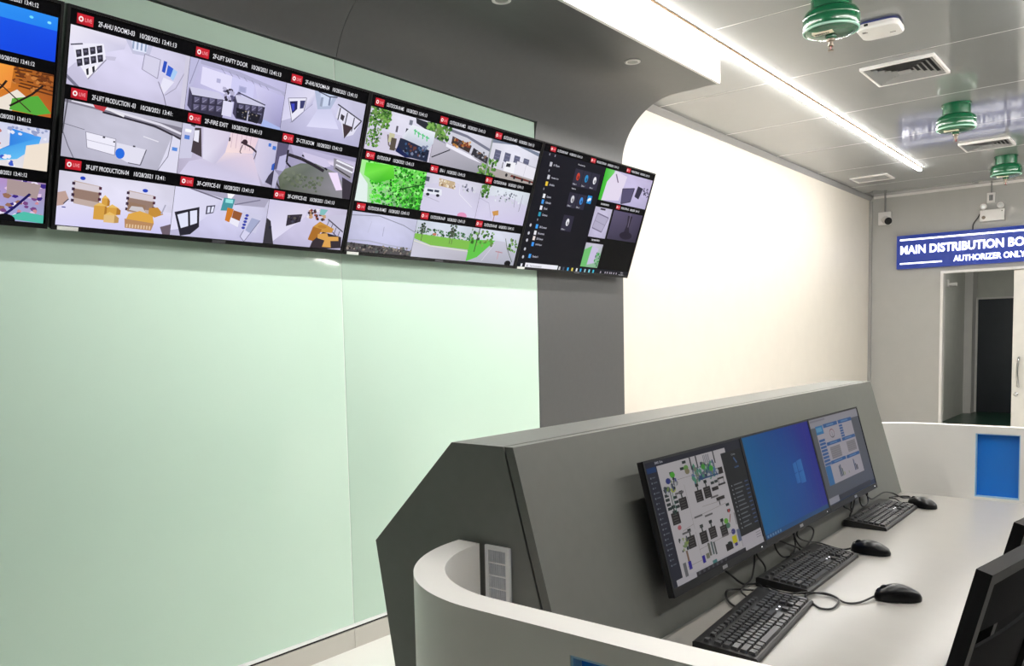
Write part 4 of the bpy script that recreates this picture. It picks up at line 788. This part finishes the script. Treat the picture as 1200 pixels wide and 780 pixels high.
# ================================================================== KEYBOARDS
def keyboard_parts():
    Wk, Dk = 0.442, 0.142
    body = MB().prism([(-Dk/2, 0), (Dk/2, 0), (Dk/2, 0.022), (Dk/2-0.006, 0.0245), (-Dk/2+0.004, 0.012), (-Dk/2, 0.008)], -Wk/2, Wk/2, 'x')
    keys = MB(); u = 0.0186
    def z_at(y): return 0.012+(y+Dk/2)*(0.0125/Dk)
    def key(cx, cy, wu, hu=1.0):
        hw, hd = wu*u/2-0.0009, hu*u/2-0.0012; t = 0.0022
        b0, b1 = z_at(cy-hd)-0.001, z_at(cy+hd)-0.001; hgt = 0.0075
        v = [(cx-hw, cy-hd, b0), (cx+hw, cy-hd, b0), (cx+hw, cy+hd, b1), (cx-hw, cy+hd, b1)]
        v += [(cx-hw+t, cy-hd+t, b0+hgt), (cx+hw-t, cy-hd+t, b0+hgt), (cx+hw-t, cy+hd-t*.6, b1+hgt), (cx-hw+t, cy+hd-t*.6, b1+hgt)]
        keys.add(v, [(4, 5, 6, 7), (0, 1, 5, 4), (1, 2, 6, 5), (2, 3, 7, 6), (3, 0, 4, 7)])
    x_left = -Wk/2+0.010; y0 = -Dk/2+0.016
    rows = [[1.25, 1.25, 1.25, 6.25, 1.25, 1.25, 1.25, 1.25], [2.25]+[1]*10+[2.75], [1.75]+[1]*11+[2.25], [1.5]+[1]*12+[1.5], [1]*13+[2]]
    for r, ws in enumerate(rows):
        x = x_left
        for w_ in ws: key(x+w_*u/2, y0+r*u, w_); x += w_*u
    yf = y0+5*u+0.006
    x = x_left; key(x+u/2, yf, 1, .8); x += 2*u
    for blk in range(3):
        for i in range(4): key(x+u/2, yf, 1, .8); x += u
        x += u*.5
    xn = x_left+15*u+0.005
    for i in range(3): key(xn+(i+.5)*u, yf, 1, .8); key(xn+(i+.5)*u, y0, 1)
    key(xn+1.5*u, y0+u, 1)
    for r in (3, 4):
        for i in range(3): key(xn+(i+.5)*u, y0+r*u, 1)
    xp = xn+3*u+0.005
    key(xp+u, y0, 2); key(xp+2.5*u, y0, 1)
    for r in (1, 2, 3, 4):
        for i in range(3): key(xp+(i+.5)*u, y0+r*u, 1)
    key(xp+3.5*u, y0+.5*u, 1, 2); key(xp+3.5*u, y0+2.5*u, 1, 2); key(xp+3.5*u, y0+4*u, 1)
    ledm = MB()
    for i in range(2): ledm.box(xn+(0.9+1.2*i)*u, xn+(1.1+1.2*i)*u, y0+2.0*u-.002, y0+2.0*u+.002, z_at(y0+2*u), z_at(y0+2*u)+0.0012)
    return body.mesh('base'), keys.mesh('keys', False), ledm.mesh('indicator'), 0
KB = keyboard_parts()
def put(name, me, m_, parent, **kw):
    o = bpy.data.objects.new(name, me); COL.objects.link(o); o.parent = parent
    if not me.materials: me.materials.append(m_)
    for k, v in kw.items(): o[k] = v
    return o
def wtube(root, pts, rad, name='cable'):
    W_ = Matrix.Translation(root.location) @ root.rotation_euler.to_matrix().to_4x4()
    return MB().tube(crom(pts), rad, 7).xf(W_.inverted()).build(name, rubber_m, root)
def keyboard(x, y, deg, label, cable):
    a = PI/2+math.radians(deg)
    t = thing('keyboard', (x, y, 0.7502), label, 'keyboard', 'keyboards on the console desk', (0, 0, a))
    put('base', KB[0], black_m, t); put('keys', KB[1], keycap_m, t, kind='stuff'); put('indicator_lights', KB[2], sign_white, t)
    inv = (Matrix.Translation((x, y, 0.7502)) @ Matrix.Rotation(a, 4, 'Z')).inverted()
    MB().tube(crom(cable), 0.0028, 7).xf(inv).build('cable', rubber_m, t)
    return t
ZD = 0.7535
keyboard(2.208, 1.790, 4.8, 'nearest keyboard, below the schematic monitor and beside the low partition', [(2.139, 1.862, 0.766), (2.127, 1.868, 0.757), (2.0965, 1.8914, 0.756), (2.0675, 1.93, 0.757), (2.064, 1.944, 0.769), (2.066, 1.9886, 0.762), (2.0894, 2.016, 0.7575), (2.1232, 2.0298, 0.7575), (2.10, 2.07, 0.758), (2.0833, 2.0788, 0.757), (2.067, 2.0561, 0.7575), (2.0623, 2.0324, 0.7677), (2.0551, 1.995, 0.7934), (2.0487, 1.9643, 0.8159), (2.05, 1.952, 0.838)])
keyboard(2.152, 2.305, 0.4, 'middle keyboard, below the blue wallpaper monitor', [(2.083, 2.36, 0.768), (2.074, 2.371, 0.768), (2.066, 2.40, 0.766), (2.075, 2.4438, 0.758), (2.066, 2.4567, 0.7692), (2.0555, 2.3873, 0.7978), (2.048, 2.3149, 0.8251), (2.05, 2.30, 0.838)])
keyboard(2.130, 3.130, 0.4, 'farthest keyboard, below the dashboard monitor', [(2.062, 3.06, 0.765), (2.062, 3.03, 0.768), (2.064, 2.97, 0.775), (2.068, 2.99, 0.80), (2.064, 3.03, 0.835)])

wtube(MON[0], [(2.052, 2.14, 0.838), (2.0515, 2.1508, 0.8116), (2.059, 2.128, 0.7852), (2.066, 2.0921, 0.7635), (2.073, 2.031, 0.762), (2.081, 1.9936, 0.7575), (2.1037, 1.9669, 0.757), (2.121, 1.953, 0.757)], 0.0026)
wtube(MON[1], [(2.052, 2.295, 0.838), (2.049, 2.2991, 0.8213), (2.0565, 2.3038, 0.794), (2.0645, 2.335, 0.770), (2.066, 2.40, 0.762), (2.061, 2.44, 0.778), (2.054, 2.45, 0.81), (2.052, 2.45, 0.838)], 0.0026)
wtube(MON[2], [(2.053, 2.935, 0.838), (2.052, 2.9434, 0.8121), (2.0565, 2.9845, 0.7966), (2.061, 3.008, 0.783), (2.056, 3.007, 0.7996), (2.052, 3.0278, 0.8132), (2.053, 3.03, 0.838)], 0.0026)
wtube(MON[2], [(2.053, 3.126, 0.838), (2.0525, 3.1262, 0.8093), (2.058, 3.1233, 0.7904), (2.0615, 3.142, 0.7804), (2.0612, 3.1891, 0.7815), (2.058, 3.2146, 0.7895), (2.0535, 3.2216, 0.8064), (2.053, 3.222, 0.838)], 0.0026)
# ================================================================== MICE
def mouse_mesh():
    vs = []; fs = []; NS, NA = 16, 14; L = 0.114
    for i in range(NS+1):
        s_ = i/NS; y = -L/2+L*s_                         # -Y is the button end
        wd = 0.031*(max(0.0, 1-abs(2*s_-1)**3.2))**0.5*(0.92+0.1*math.cos((s_-.75)*PI)); wd = max(wd, 0.006)
        ht = 0.010+0.028*math.sin(PI*min(1, max(0, (s_*0.82+0.12))))**1.1
        if i in (0, NS): ht *= 0.55
        for k in range(NA+1):
            a = PI*k/NA; c, sn = math.cos(a), math.sin(a)
            vs.append((wd*math.copysign(abs(c)**0.75, c), y, 0.002+ht*abs(sn)**0.62))
    for i in range(NS):
        for k in range(NA): a = i*(NA+1)+k; fs.append((a, a+1, a+NA+2, a+NA+1))
    fs.append(tuple(range(NA+1))); fs.append(tuple(range(NS*(NA+1), (NS+1)*(NA+1)))[::-1])
    fs.append(tuple([i*(NA+1) for i in range(NS+1)]+[i*(NA+1)+NA for i in range(NS, -1, -1)]))
    mb = MB(); mb.add(vs, fs); me = mb.mesh('body'); me.set_sharp_from_angle(angle=math.radians(55)); return me
MM = mouse_mesh()
WH = MB().lathe([(0.006, -0.0035), (0.0105, -0.002), (0.0105, 0.002), (0.006, 0.0035)], (0, -0.034, 0.028), 18, 'x').mesh('scroll_wheel')
SEAM = MB().tube([(0, -0.056, 0.014), (0, -0.05, 0.0285), (0, -0.036, 0.0345), (0, -0.016, 0.0385)], 0.0009, 6).mesh('button_seam')
def mouse(x, y, deg, label, cable):
    # deg: heading of the tail (palm end) measured from +x
    a = math.radians(deg)-PI/2
    t = thing('computer_mouse', (x, y, 0.7502), label, 'mouse', 'computer mice on the console desk', (0, 0, a))
    put('body', MM, gloss_black, t); put('scroll_wheel', WH, rubber_m, t); put('button_seam', SEAM, groove_m, t)
    W_ = Matrix.Translation((x, y, 0.7502)) @ Matrix.Rotation(a, 4, 'Z')
    st = W_ @ Vector((0, -0.056, 0.009))
    MB().tube(crom([tuple(st)]+cable), 0.0026, 7).xf(W_.inverted()).build('cable', rubber_m, t)
    return t
mouse(2.418, 2.176, 33, 'nearest mouse, its cord looping to the near keyboard', [(2.3489, 2.0891, ZD), (2.32, 2.0685, ZD), (2.2825, 2.0936, ZD+.004), (2.25, 2.0996, ZD+.004), (2.227, 2.076, ZD+.002), (2.2285, 2.05, ZD+.002), (2.26, 2.015, ZD), (2.288, 1.99, ZD), (2.3099, 2.0072, ZD), (2.3073, 2.0641, ZD+.004), (2.275, 2.105, ZD), (2.2313, 2.0815, ZD+.006), (2.187, 2.05, ZD+.003), (2.142, 2.062, ZD+.002), (2.10, 2.10, ZD+.002), (2.075, 2.1585, ZD+.002), (2.0655, 2.1952, 0.7655), (2.059, 2.192, 0.7841), (2.0515, 2.1672, 0.8107), (2.052, 2.16, 0.838)])
mouse(2.238, 2.592, 3, 'middle mouse, beside the middle keyboard', [(2.16, 2.58, ZD), (2.1249, 2.5897, ZD), (2.0755, 2.6125, ZD+.002), (2.0625, 2.5356, 0.7752), (2.0565, 2.4835, 0.7959), (2.052, 2.4792, 0.8121), (2.050, 2.519, 0.82), (2.052, 2.5828, 0.8126), (2.057, 2.6132, 0.7946), (2.0625, 2.5846, 0.7759), (2.066, 2.52, 0.763), (2.068, 2.47, 0.772), (2.062, 2.44, 0.80), (2.052, 2.43, 0.838)])
mouse(2.208, 3.388, -20, 'farthest mouse, near the white partition with the blue window', [(2.1221, 3.43, ZD), (2.0871, 3.4887, ZD), (2.068, 3.4752, ZD+.005), (2.0823, 3.5455, ZD), (2.118, 3.5686, ZD), (2.1317, 3.5294, ZD+.003), (2.115, 3.49, ZD+.007), (2.0874, 3.5246, ZD+.007), (2.065, 3.5175, 0.7709), (2.060, 3.4273, 0.7869), (2.060, 3.3261, 0.7879), (2.062, 3.25, 0.79), (2.058, 3.20, 0.81), (2.053, 3.19, 0.838)])

# ================================================================== CHAIRS
def chair_proto(label):
    t = thing('office_chair', (0, 0, 0), label, 'chair', 'office chairs at the console')
    zt, zb = 1.0, 0.53; yb = 0.25; rec = 0.25
    def P(x, z, off=0): return (x, yb-(zt-z)*rec+off, z)
    hw = 0.22
    # thick rectangular back frame
    fr = MB()
    def bar(a, b, wx, wy):
        a, b = Vector(a), Vector(b); d = (b-a).normalized(); sx = Vector((1, 0, 0)) if abs(d.x) < .5 else Vector((0, -rec, -1)).normalized()
        sy = d.cross(sx).normalized()
        vs = [p+sx*i*wx+sy*j*wy for p in (a, b) for i, j in ((-1, -1), (1, -1), (1, 1), (-1, 1))]
        fr.add(vs, [(0, 1, 2, 3), (7, 6, 5, 4), (0, 4, 5, 1), (1, 5, 6, 2), (2, 6, 7, 3), (3, 7, 4, 0)])
    bar(P(-hw+.013, zb), P(-hw+.013, zt), .013, .014); bar(P(hw-.013, zb), P(hw-.013, zt), .013, .014)
    bar(P(-hw+.026, zt-.012), P(hw-.026, zt-.012), .012, .014); bar(P(-hw+.026, zb+.012), P(hw-.026, zb+.012), .012, .014)
    fr.build('back_frame', chair_black, t)
    def panel(z0, z1, name):
        vs = []; fs_ = []; n = 8
        for s_ in (0, 1):
            for i in range(n+1):
                x = -hw+.026+(2*hw-.052)*i/n
                for z in (z0, z1): vs.append(P(x, z, -.006+.010*(1-(2*i/n-1)**2)+(.008 if s_ else 0)))
        k = 2*(n+1)
        for i in range(n): fs_ += [(2*i, 2*i+1, 2*i+3, 2*i+2), (k+2*i, k+2*i+2, k+2*i+3, k+2*i+1), (2*i, 2*i+2, k+2*i+2, k+2*i), (2*i+1, k+2*i+1, k+2*i+3, 2*i+3)]
        fs_ += [(0, k, k+1, 1), (2*n, 2*n+1, k+2*n+1, k+2*n)]
        MB().add(vs, fs_).build(name, mesh_m, t)
    panel(0.868, zt-.026, 'upper_back_mesh'); panel(zb+.026, 0.834, 'lower_back_mesh')
    # seat
    bm = MB().box(-.23, .23, -.25, .17, .43, .49, .025); bm.build('seat', mesh_m, t)
    MB().box(-.03, .03, .10, .15, .40, .56, .006).build('back_bracket', black_m, t)
    MB().lathe([(.03, .13), (.03, .30), (.022, .30), (.022, .43)], (0, 0, 0), 20).build('gas_column', gloss_black, t)
    MB().lathe([(.045, .075), (.05, .10), (.035, .13)], (0, 0, 0), 20).build('hub', black_m, t)
    for k in range(5):
        a = 2*PI*k/5+.3; d = Vector((math.cos(a), math.sin(a), 0))
        lg = MB().tube([d*.03+Vector((0, 0, .10)), d*.26+Vector((0, 0, .07))], .018, 8, ry=.014).build('base_leg', black_m, t)
        c = d*.26; MB().lathe([(.025, -.02), (.027, -.012), (.027, .012), (.025, .02)], (0, 0, 0), 16, 'x').xf(Matrix.Translation((c.x, c.y, .0275)) @ Matrix.Rotation(a+PI/2, 4, 'Z')).build('caster', rubber_m, lg)
    return t
ch = chair_proto('black office chair at the right picture edge, nearest the camera')
a = math.radians(-100); ch.rotation_euler = (0, 0, a)
def seat_at(o, corner, z, deg):
    a = math.radians(deg); R_ = Matrix.Rotation(a, 3, 'Z')
    loc = Vector(corner)-(R_ @ Vector((0.22, 0.25, 0))); o.location = (loc.x, loc.y, z); o.rotation_euler = (0, 0, a)
seat_at(ch, (2.693, 1.622, 0), 0.0, -100)
ch2 = copy_tree(ch); ch2['label'] = 'black office chair behind the nearest chair, only its top corner in view'
seat_at(ch2, (2.674, 2.212, 0), 0.0, -100); ch2.scale = (1, 1, 0.97)

# ================================================================== CEILING THINGS
def led_strip(x, y0, y1, label):
    t = thing('linear_led_light', (x, (y0+y1)/2, ZC-0.0005), label, 'light', 'ceiling led strips')
    h = (y1-y0)/2
    MB().box(-.021, .021, -h, h, -.013, 0).build('housing', tan_m, t)
    MB().box(-.016, .016, -h+.002, h-.002, -.028, -.0131).build('diffuser', led_m, t)
    return t
led_strip(0.832, 0.95, 9.42, 'long glowing led strip on the ceiling along the white wall')
led_strip(2.42, 0.95, 9.42, 'added led strip on the ceiling above the desk, unseen right of the frame')  # out of view, added to match the light on desk and partitions
led_strip(4.01, 0.95, 9.42, 'added third led strip on the ceiling, unseen far right of the frame')  # out of view, added for more light from the right

def extinguisher(x, y, label):
    t = thing('ceiling_extinguisher', (x, y, ZC-0.0005), label, 'fire extinguisher', 'green ceiling fire extinguishers')
    MB().lathe([(.102, 0), (.102, -.010), (.096, -.012), (.096, -.082)], (0, 0, 0), 40).build('neck', green_m, t)
    MB().lathe([(.096, -.08), (.108, -.083), (.122, -.092), (.131, -.106), (.1345, -.122), (.1325, -.127), (.1325, -.131), (.1345, -.136), (.1345, -.168), (.131, -.178)], (0, 0, 0), 56).build('tank', green_m, t)
    MB().lathe([(.130, -.176), (.1345, -.180), (.1335, -.186), (.127, -.188), (.126, -.182)], (0, 0, 0), 56).build('rim', mat('pale_green_rim', (150, 196, 176), 0.4), t)  # rim ring paler than the tank
    MB().lathe([(.127, -.183), (.115, -.193), (.09, -.202), (.05, -.208), (.001, -.21)], (0, 0, 0), 40).build('underside', green_m, t)
    lb = MB().box(-.068, .030, -.080, -.046, -.2085, -.1955).build('label_plate', label_m, t)
    mk = MB()
    for k in range(7): mk.box(-.056+.010*k, -.049+.010*k, -.070, -.056+.003*(k % 2), -.2095, -.2086)
    mk.build('lettering', ink_m, lb, kind='stuff')
    MB().lathe([(.03, -.200), (.028, -.216), (.02, -.222)], (0, 0, 0), 20).build('outlet', green_m, t)
    nz = MB().lathe([(.02, -.223), (.02, -.232), (.011, -.236), (.011, -.248), (.014, -.250), (.014, -.256)], (0, 0, 0), 16).build('sprinkler_nozzle', brass_m, t)
    MB().lathe([(.003, -.256), (.004, -.264), (.003, -.274)], (0, 0, 0), 10).build('glass_bulb', redglass_m, nz)
    MB().tube([(-.011, 0, -.254), (-.013, 0, -.266), (-.004, 0, -.277)], .002, 6).tube([(.011, 0, -.254), (.013, 0, -.266), (.004, 0, -.277)], .002, 6).lathe([(.014, -.276), (.015, -.279), (.003, -.281)], (0, 0, 0), 14).build('deflector', brass_m, nz)
    return t
extinguisher(1.562, 4.29, 'green round ceiling extinguisher nearest the camera, cut by the top edge')
extinguisher(1.62, 6.99, 'green round ceiling extinguisher between the two air vents')
extinguisher(1.608, 9.42, 'green round ceiling extinguisher above the emergency light')
# wireless unit
t = thing('ceiling_access_point', (1.632, 4.90, ZC-0.0005), 'white rounded flat wireless unit on the ceiling beside the nearest extinguisher', 'access point', rot=(0, 0, 0.05))
def rrect(hx, hy, r, n=8):
    pts = []
    for cx, cy, a0 in ((hx-r, hy-r, 0), (-hx+r, hy-r, PI/2), (-hx+r, -hy+r, PI), (hx-r, -hy+r, 1.5*PI)):
        for i in range(n+1): a = a0+PI/2*i/n; pts.append((cx+r*math.cos(a), cy+r*math.sin(a)))
    return pts
MB().prism(rrect(.10, .10, .045), -.014, 0, 'z').build('mount_base', blue_edge, t)
def loft(levels):
    mb = MB(); n = len(levels[0][1]); vs = [(x, y, z) for z, L in levels for x, y in L]; fs_ = []
    for k in range(len(levels)-1):
        for i in range(n): fs_.append((k*n+i, k*n+(i+1) % n, (k+1)*n+(i+1) % n, (k+1)*n+i))
    fs_ += [tuple(range(n)), tuple(range((len(levels)-1)*n, len(levels)*n))[::-1]]
    return mb.add(vs, fs_)
loft([(-.014, rrect(.108, .108, .05)), (-.032, rrect(.110, .110, .05)), (-.042, rrect(.104, .104, .048)), (-.045, rrect(.09, .09, .04))]).build('cover', offwhite_m, t)
MB().box(.045, .075, .02, .028, -.0462, -.0451).box(-.08, -.055, -.05, -.044, -.0462, -.0451).box(-.08, -.06, -.062, -.057, -.0462, -.0451).build('marking', ink_m, t)
MB().box(-.06, -.04, -.112, -.1, -.03, -.018).build('port', groove_m, t)

def diffuser(x0, x1, y0, y1, label, rings=5):
    cx, cy = (x0+x1)/2, (y0+y1)/2; hx, hy = (x1-x0)/2, (y1-y0)/2
    t = thing('air_vent', (cx, cy, ZC-0.0005), label, 'air vent', 'square ceiling air vents')
    f = .018
    MB().box(-hx, hx, -hy, -hy+f, -.020, 0, .002).box(-hx, hx, hy-f, hy, -.020, 0, .002).box(-hx, -hx+f, -hy+f, hy-f, -.020, 0, .002).box(hx-f, hx, -hy+f, hy-f, -.020, 0, .002).build('frame', offwhite_m, t)
    MB().box(-hx+f, hx-f, -hy+f, hy-f, -.0008, 0).build('duct_shade_sheet', duct_shade_m, t)  # flat dark sheet paints the shade inside the duct, no real recess
    ix, iy = hx-f, hy-f
    for side in range(4):
        b_ = MB()
        for k in range(rings):
            s0 = .985-k*.16; s1 = s0-.12
            for (sx0, sy0, z0, sx1, sy1, z1) in ((s0*ix, s0*iy, -.020, s1*ix, s1*iy, -.002),):
                a0 = [(-sx0, -sy0), (sx0, -sy0), (sx0, sy0), (-sx0, sy0)]; a1 = [(-sx1, -sy1), (sx1, -sy1), (sx1, sy1), (-sx1, sy1)]
                i, j = side, (side+1) % 4
                q = [(*a0[i], z0), (*a0[j], z0), (*a1[j], z1), (*a1[i], z1)]
                b_.add(q+[(p[0], p[1], p[2]+.0012) for p in q], [(0, 1, 2, 3), (7, 6, 5, 4), (0, 4, 5, 1), (1, 5, 6, 2), (2, 6, 7, 3), (3, 7, 4, 0)])
        b_.build('louvre_bank', louvre_m, t, kind='stuff')
    MB().box(-ix*.2, ix*.2, -iy*.2, iy*.2, -.019, -.016).build('centre_plate', louvre_m, t)
    return t
diffuser(1.318, 1.757, 5.605, 6.06, 'louvred ceiling air vent nearer the camera, below the wireless unit')
diffuser(1.360, 1.765, 8.46, 8.84, 'louvred ceiling air vent farther back, left of the far extinguishers')
t = thing('ceiling_hatch', (.30, 9.64, ZC-.0005), 'small white ceiling panel with raised frame near the far corner', 'ceiling panel')
MB().box(-.195, .195, -.165, -.135, -.012, 0).box(-.195, .195, .135, .165, -.012, 0).box(-.195, -.165, -.135, .135, -.012, 0).box(.165, .195, -.135, .135, -.012, 0).build('frame', offwhite_m, t)
MB().box(-.16, .16, -.13, .13, -.006, 0).build('panel', louvre_m, t)
def downlight(x, y, label):
    t = thing('downlight', (x, y, 2.9795), label, 'downlight', 'small downlights in the grey soffit')
    MB().lathe([(.046, 0), (.045, -.004), (.036, -.006), (.030, -.002), (.030, 0)], (0, 0, 0), 28).build('trim_ring', offwhite_m, t)
    MB().lathe([(.030, -.0005), (.030, -.002), (.016, -.0025)], (0, 0, 0), 24).build('lens', mat('dim_lens', (140, 140, 134), .3), t)
downlight(.514, 4.129, 'small unlit round downlight in the grey soffit above the last television')
downlight(.501, 2.985, 'small unlit round downlight in the soffit at the top picture edge')

# ================================================================== FAR WALL THINGS
FY = YF-.0005
t = thing('lit_sign', (1.1, FY, 2.185), 'blue illuminated sign above the doorway with white lettering', 'sign')
MB().box(.238-1.1, 1.86-1.1, -.06, 0, 0, .408, .004).build('sign_box', sign_blue, t)
def sign_text(body, x0, x1, z0, z1, bold, name):
    V_, F_ = text_geom(body, bold)
    vs = [(x0+a*(x1-x0)-1.1, -.063, z0+b*(z1-z0)-2.185) for a, b in V_]; n = len(vs)
    MB().add(vs+[(p[0], -.0601, p[2]) for p in vs], [f for f in F_]+[tuple(i+n for i in f[::-1]) for f in F_]).build(name, sign_white, t)
sign_text('MAIN DISTRIBUTION BOARD', .282, 1.83, 2.362, 2.468, .03, 'lettering')
sign_text('AUTHORIZER ONLY', .87, 1.605, 2.236, 2.308, .03, 'lettering')
MB().box(.276-1.1, 1.82-1.1, -.063, -.0601, 2.528-2.185, 2.548-2.185).build('upper_bar', sign_white, t)
MB().box(.278-1.1, .748-1.1, -.063, -.0601, 2.240-2.185, 2.258-2.185).build('lower_bar', sign_white, t)

t = thing('security_camera', (.085, FY, 2.83), 'white security camera high in the far left corner', 'camera')
MB().box(-.075, .075, -.035, 0, -.08, .08, .006).build('junction_box', offwhite_m, t)
MB().lathe([(.012, -.035), (.014, -.07)], (.0, 0, 0), 14, 'y').build('bracket', offwhite_m, t)
Rm = Matrix.Translation((.045, -.115, -.035)) @ Matrix.Rotation(math.radians(28), 4, 'Z') @ Matrix.Rotation(math.radians(14), 4, 'X')
hd = MB().lathe([(.036, .08), (.048, .055), (.048, -.08), (.044, -.086)], (0, 0, 0), 24, 'y').xf(Rm).build('head', offwhite_m, t)
MB().lathe([(.044, -.0865), (.044, -.091), (.01, -.092)], (0, 0, 0), 24, 'y').xf(Rm).build('lens', gloss_black, hd)
MB().tube([(.0, -.012, .08), (.0, -.012, ZC-2.83-.002)], .011, 8).build('conduit', mat('grey_conduit', (130, 130, 128), .4), t)

t = thing('emergency_light', (1.262, FY, 2.75), 'white twin-head emergency light above the blue sign', 'emergency light')
MB().box(-.125, .125, -.06, 0, -.075, .055, .005).build('battery_box', offwhite_m, t)
for sx in (-.088, .085):
    h_ = MB().lathe([(.018, .02), (.034, .0), (.036, -.035), (.032, -.04)], (sx, -.03, .095), 22, 'y').build('lamp_head', offwhite_m, t)
    MB().lathe([(.026, -.0405), (.024, -.043), (.004, -.0435)], (sx, -.03, .095), 20, 'y').build('lens', mat('clear_lamp_lens', (170, 170, 165), .15), h_)
    MB().box(sx-.006, sx+.006, -.04, -.02, .05, .07).build('stem', offwhite_m, t)
MB().lathe([(.02, -.0605), (.018, -.063)], (-.085, 0, -.03), 16, 'y').build('test_button', brass_m, t)
MB().lathe([(.006, -.0605), (.005, -.063)], (.1, 0, .03), 10, 'y').build('indicator', groove_m, t)
MB().tube(crom([(-.125, -.02, .03), (-.15, -.02, -.02), (-.195, -.02, -.09), (-.2, -.02, -.155)]), .006, 8).build('cable', rubber_m, t)
t = thing('power_outlet', (1.245, FY, 2.945), 'small surface outlet box above the emergency light', 'outlet')
MB().box(-.042, .042, -.035, 0, -.06, .055, .004).build('box', offwhite_m, t)
MB().box(-.02, .02, -.042, -.0351, -.035, .03, .003).build('socket', mat('grey_socket', (120, 120, 120), .4), t)
MB().tube([(0, -.012, .055), (0, -.012, ZC-2.945-.002)], .008, 8).build('conduit', MATS['grey_conduit'], t)
# small wall camera just inside the doorway
t = thing('corridor_camera', (.171, 14.2, 2.14), 'small white camera on the corridor wall inside the doorway', 'camera')
MB().box(0, .03, -.05, .05, -.05, .06, .006).build('bracket', offwhite_m, t)
MB().lathe([(.02, .03), (.03, .05), (.03, .14), (.026, .145)], (0, 0, -.02), 18, 'x').build('head', offwhite_m, t)
# corridor ceiling lamp (the corridor is lit)
t = thing('corridor_lamp', (1.6, 13.2, 2.8995), 'ceiling lamp of the corridor behind the doorway', 'lamp')
MB().box(-.3, .3, -.04, .04, -.03, 0).build('housing', offwhite_m, t)
MB().box(-.29, .29, -.03, .03, -.034, -.0301).build('diffuser', mat('corridor_diffuser', (255, 252, 245), .5, emit=260.0, ecol=(1, .98, .93)), t)
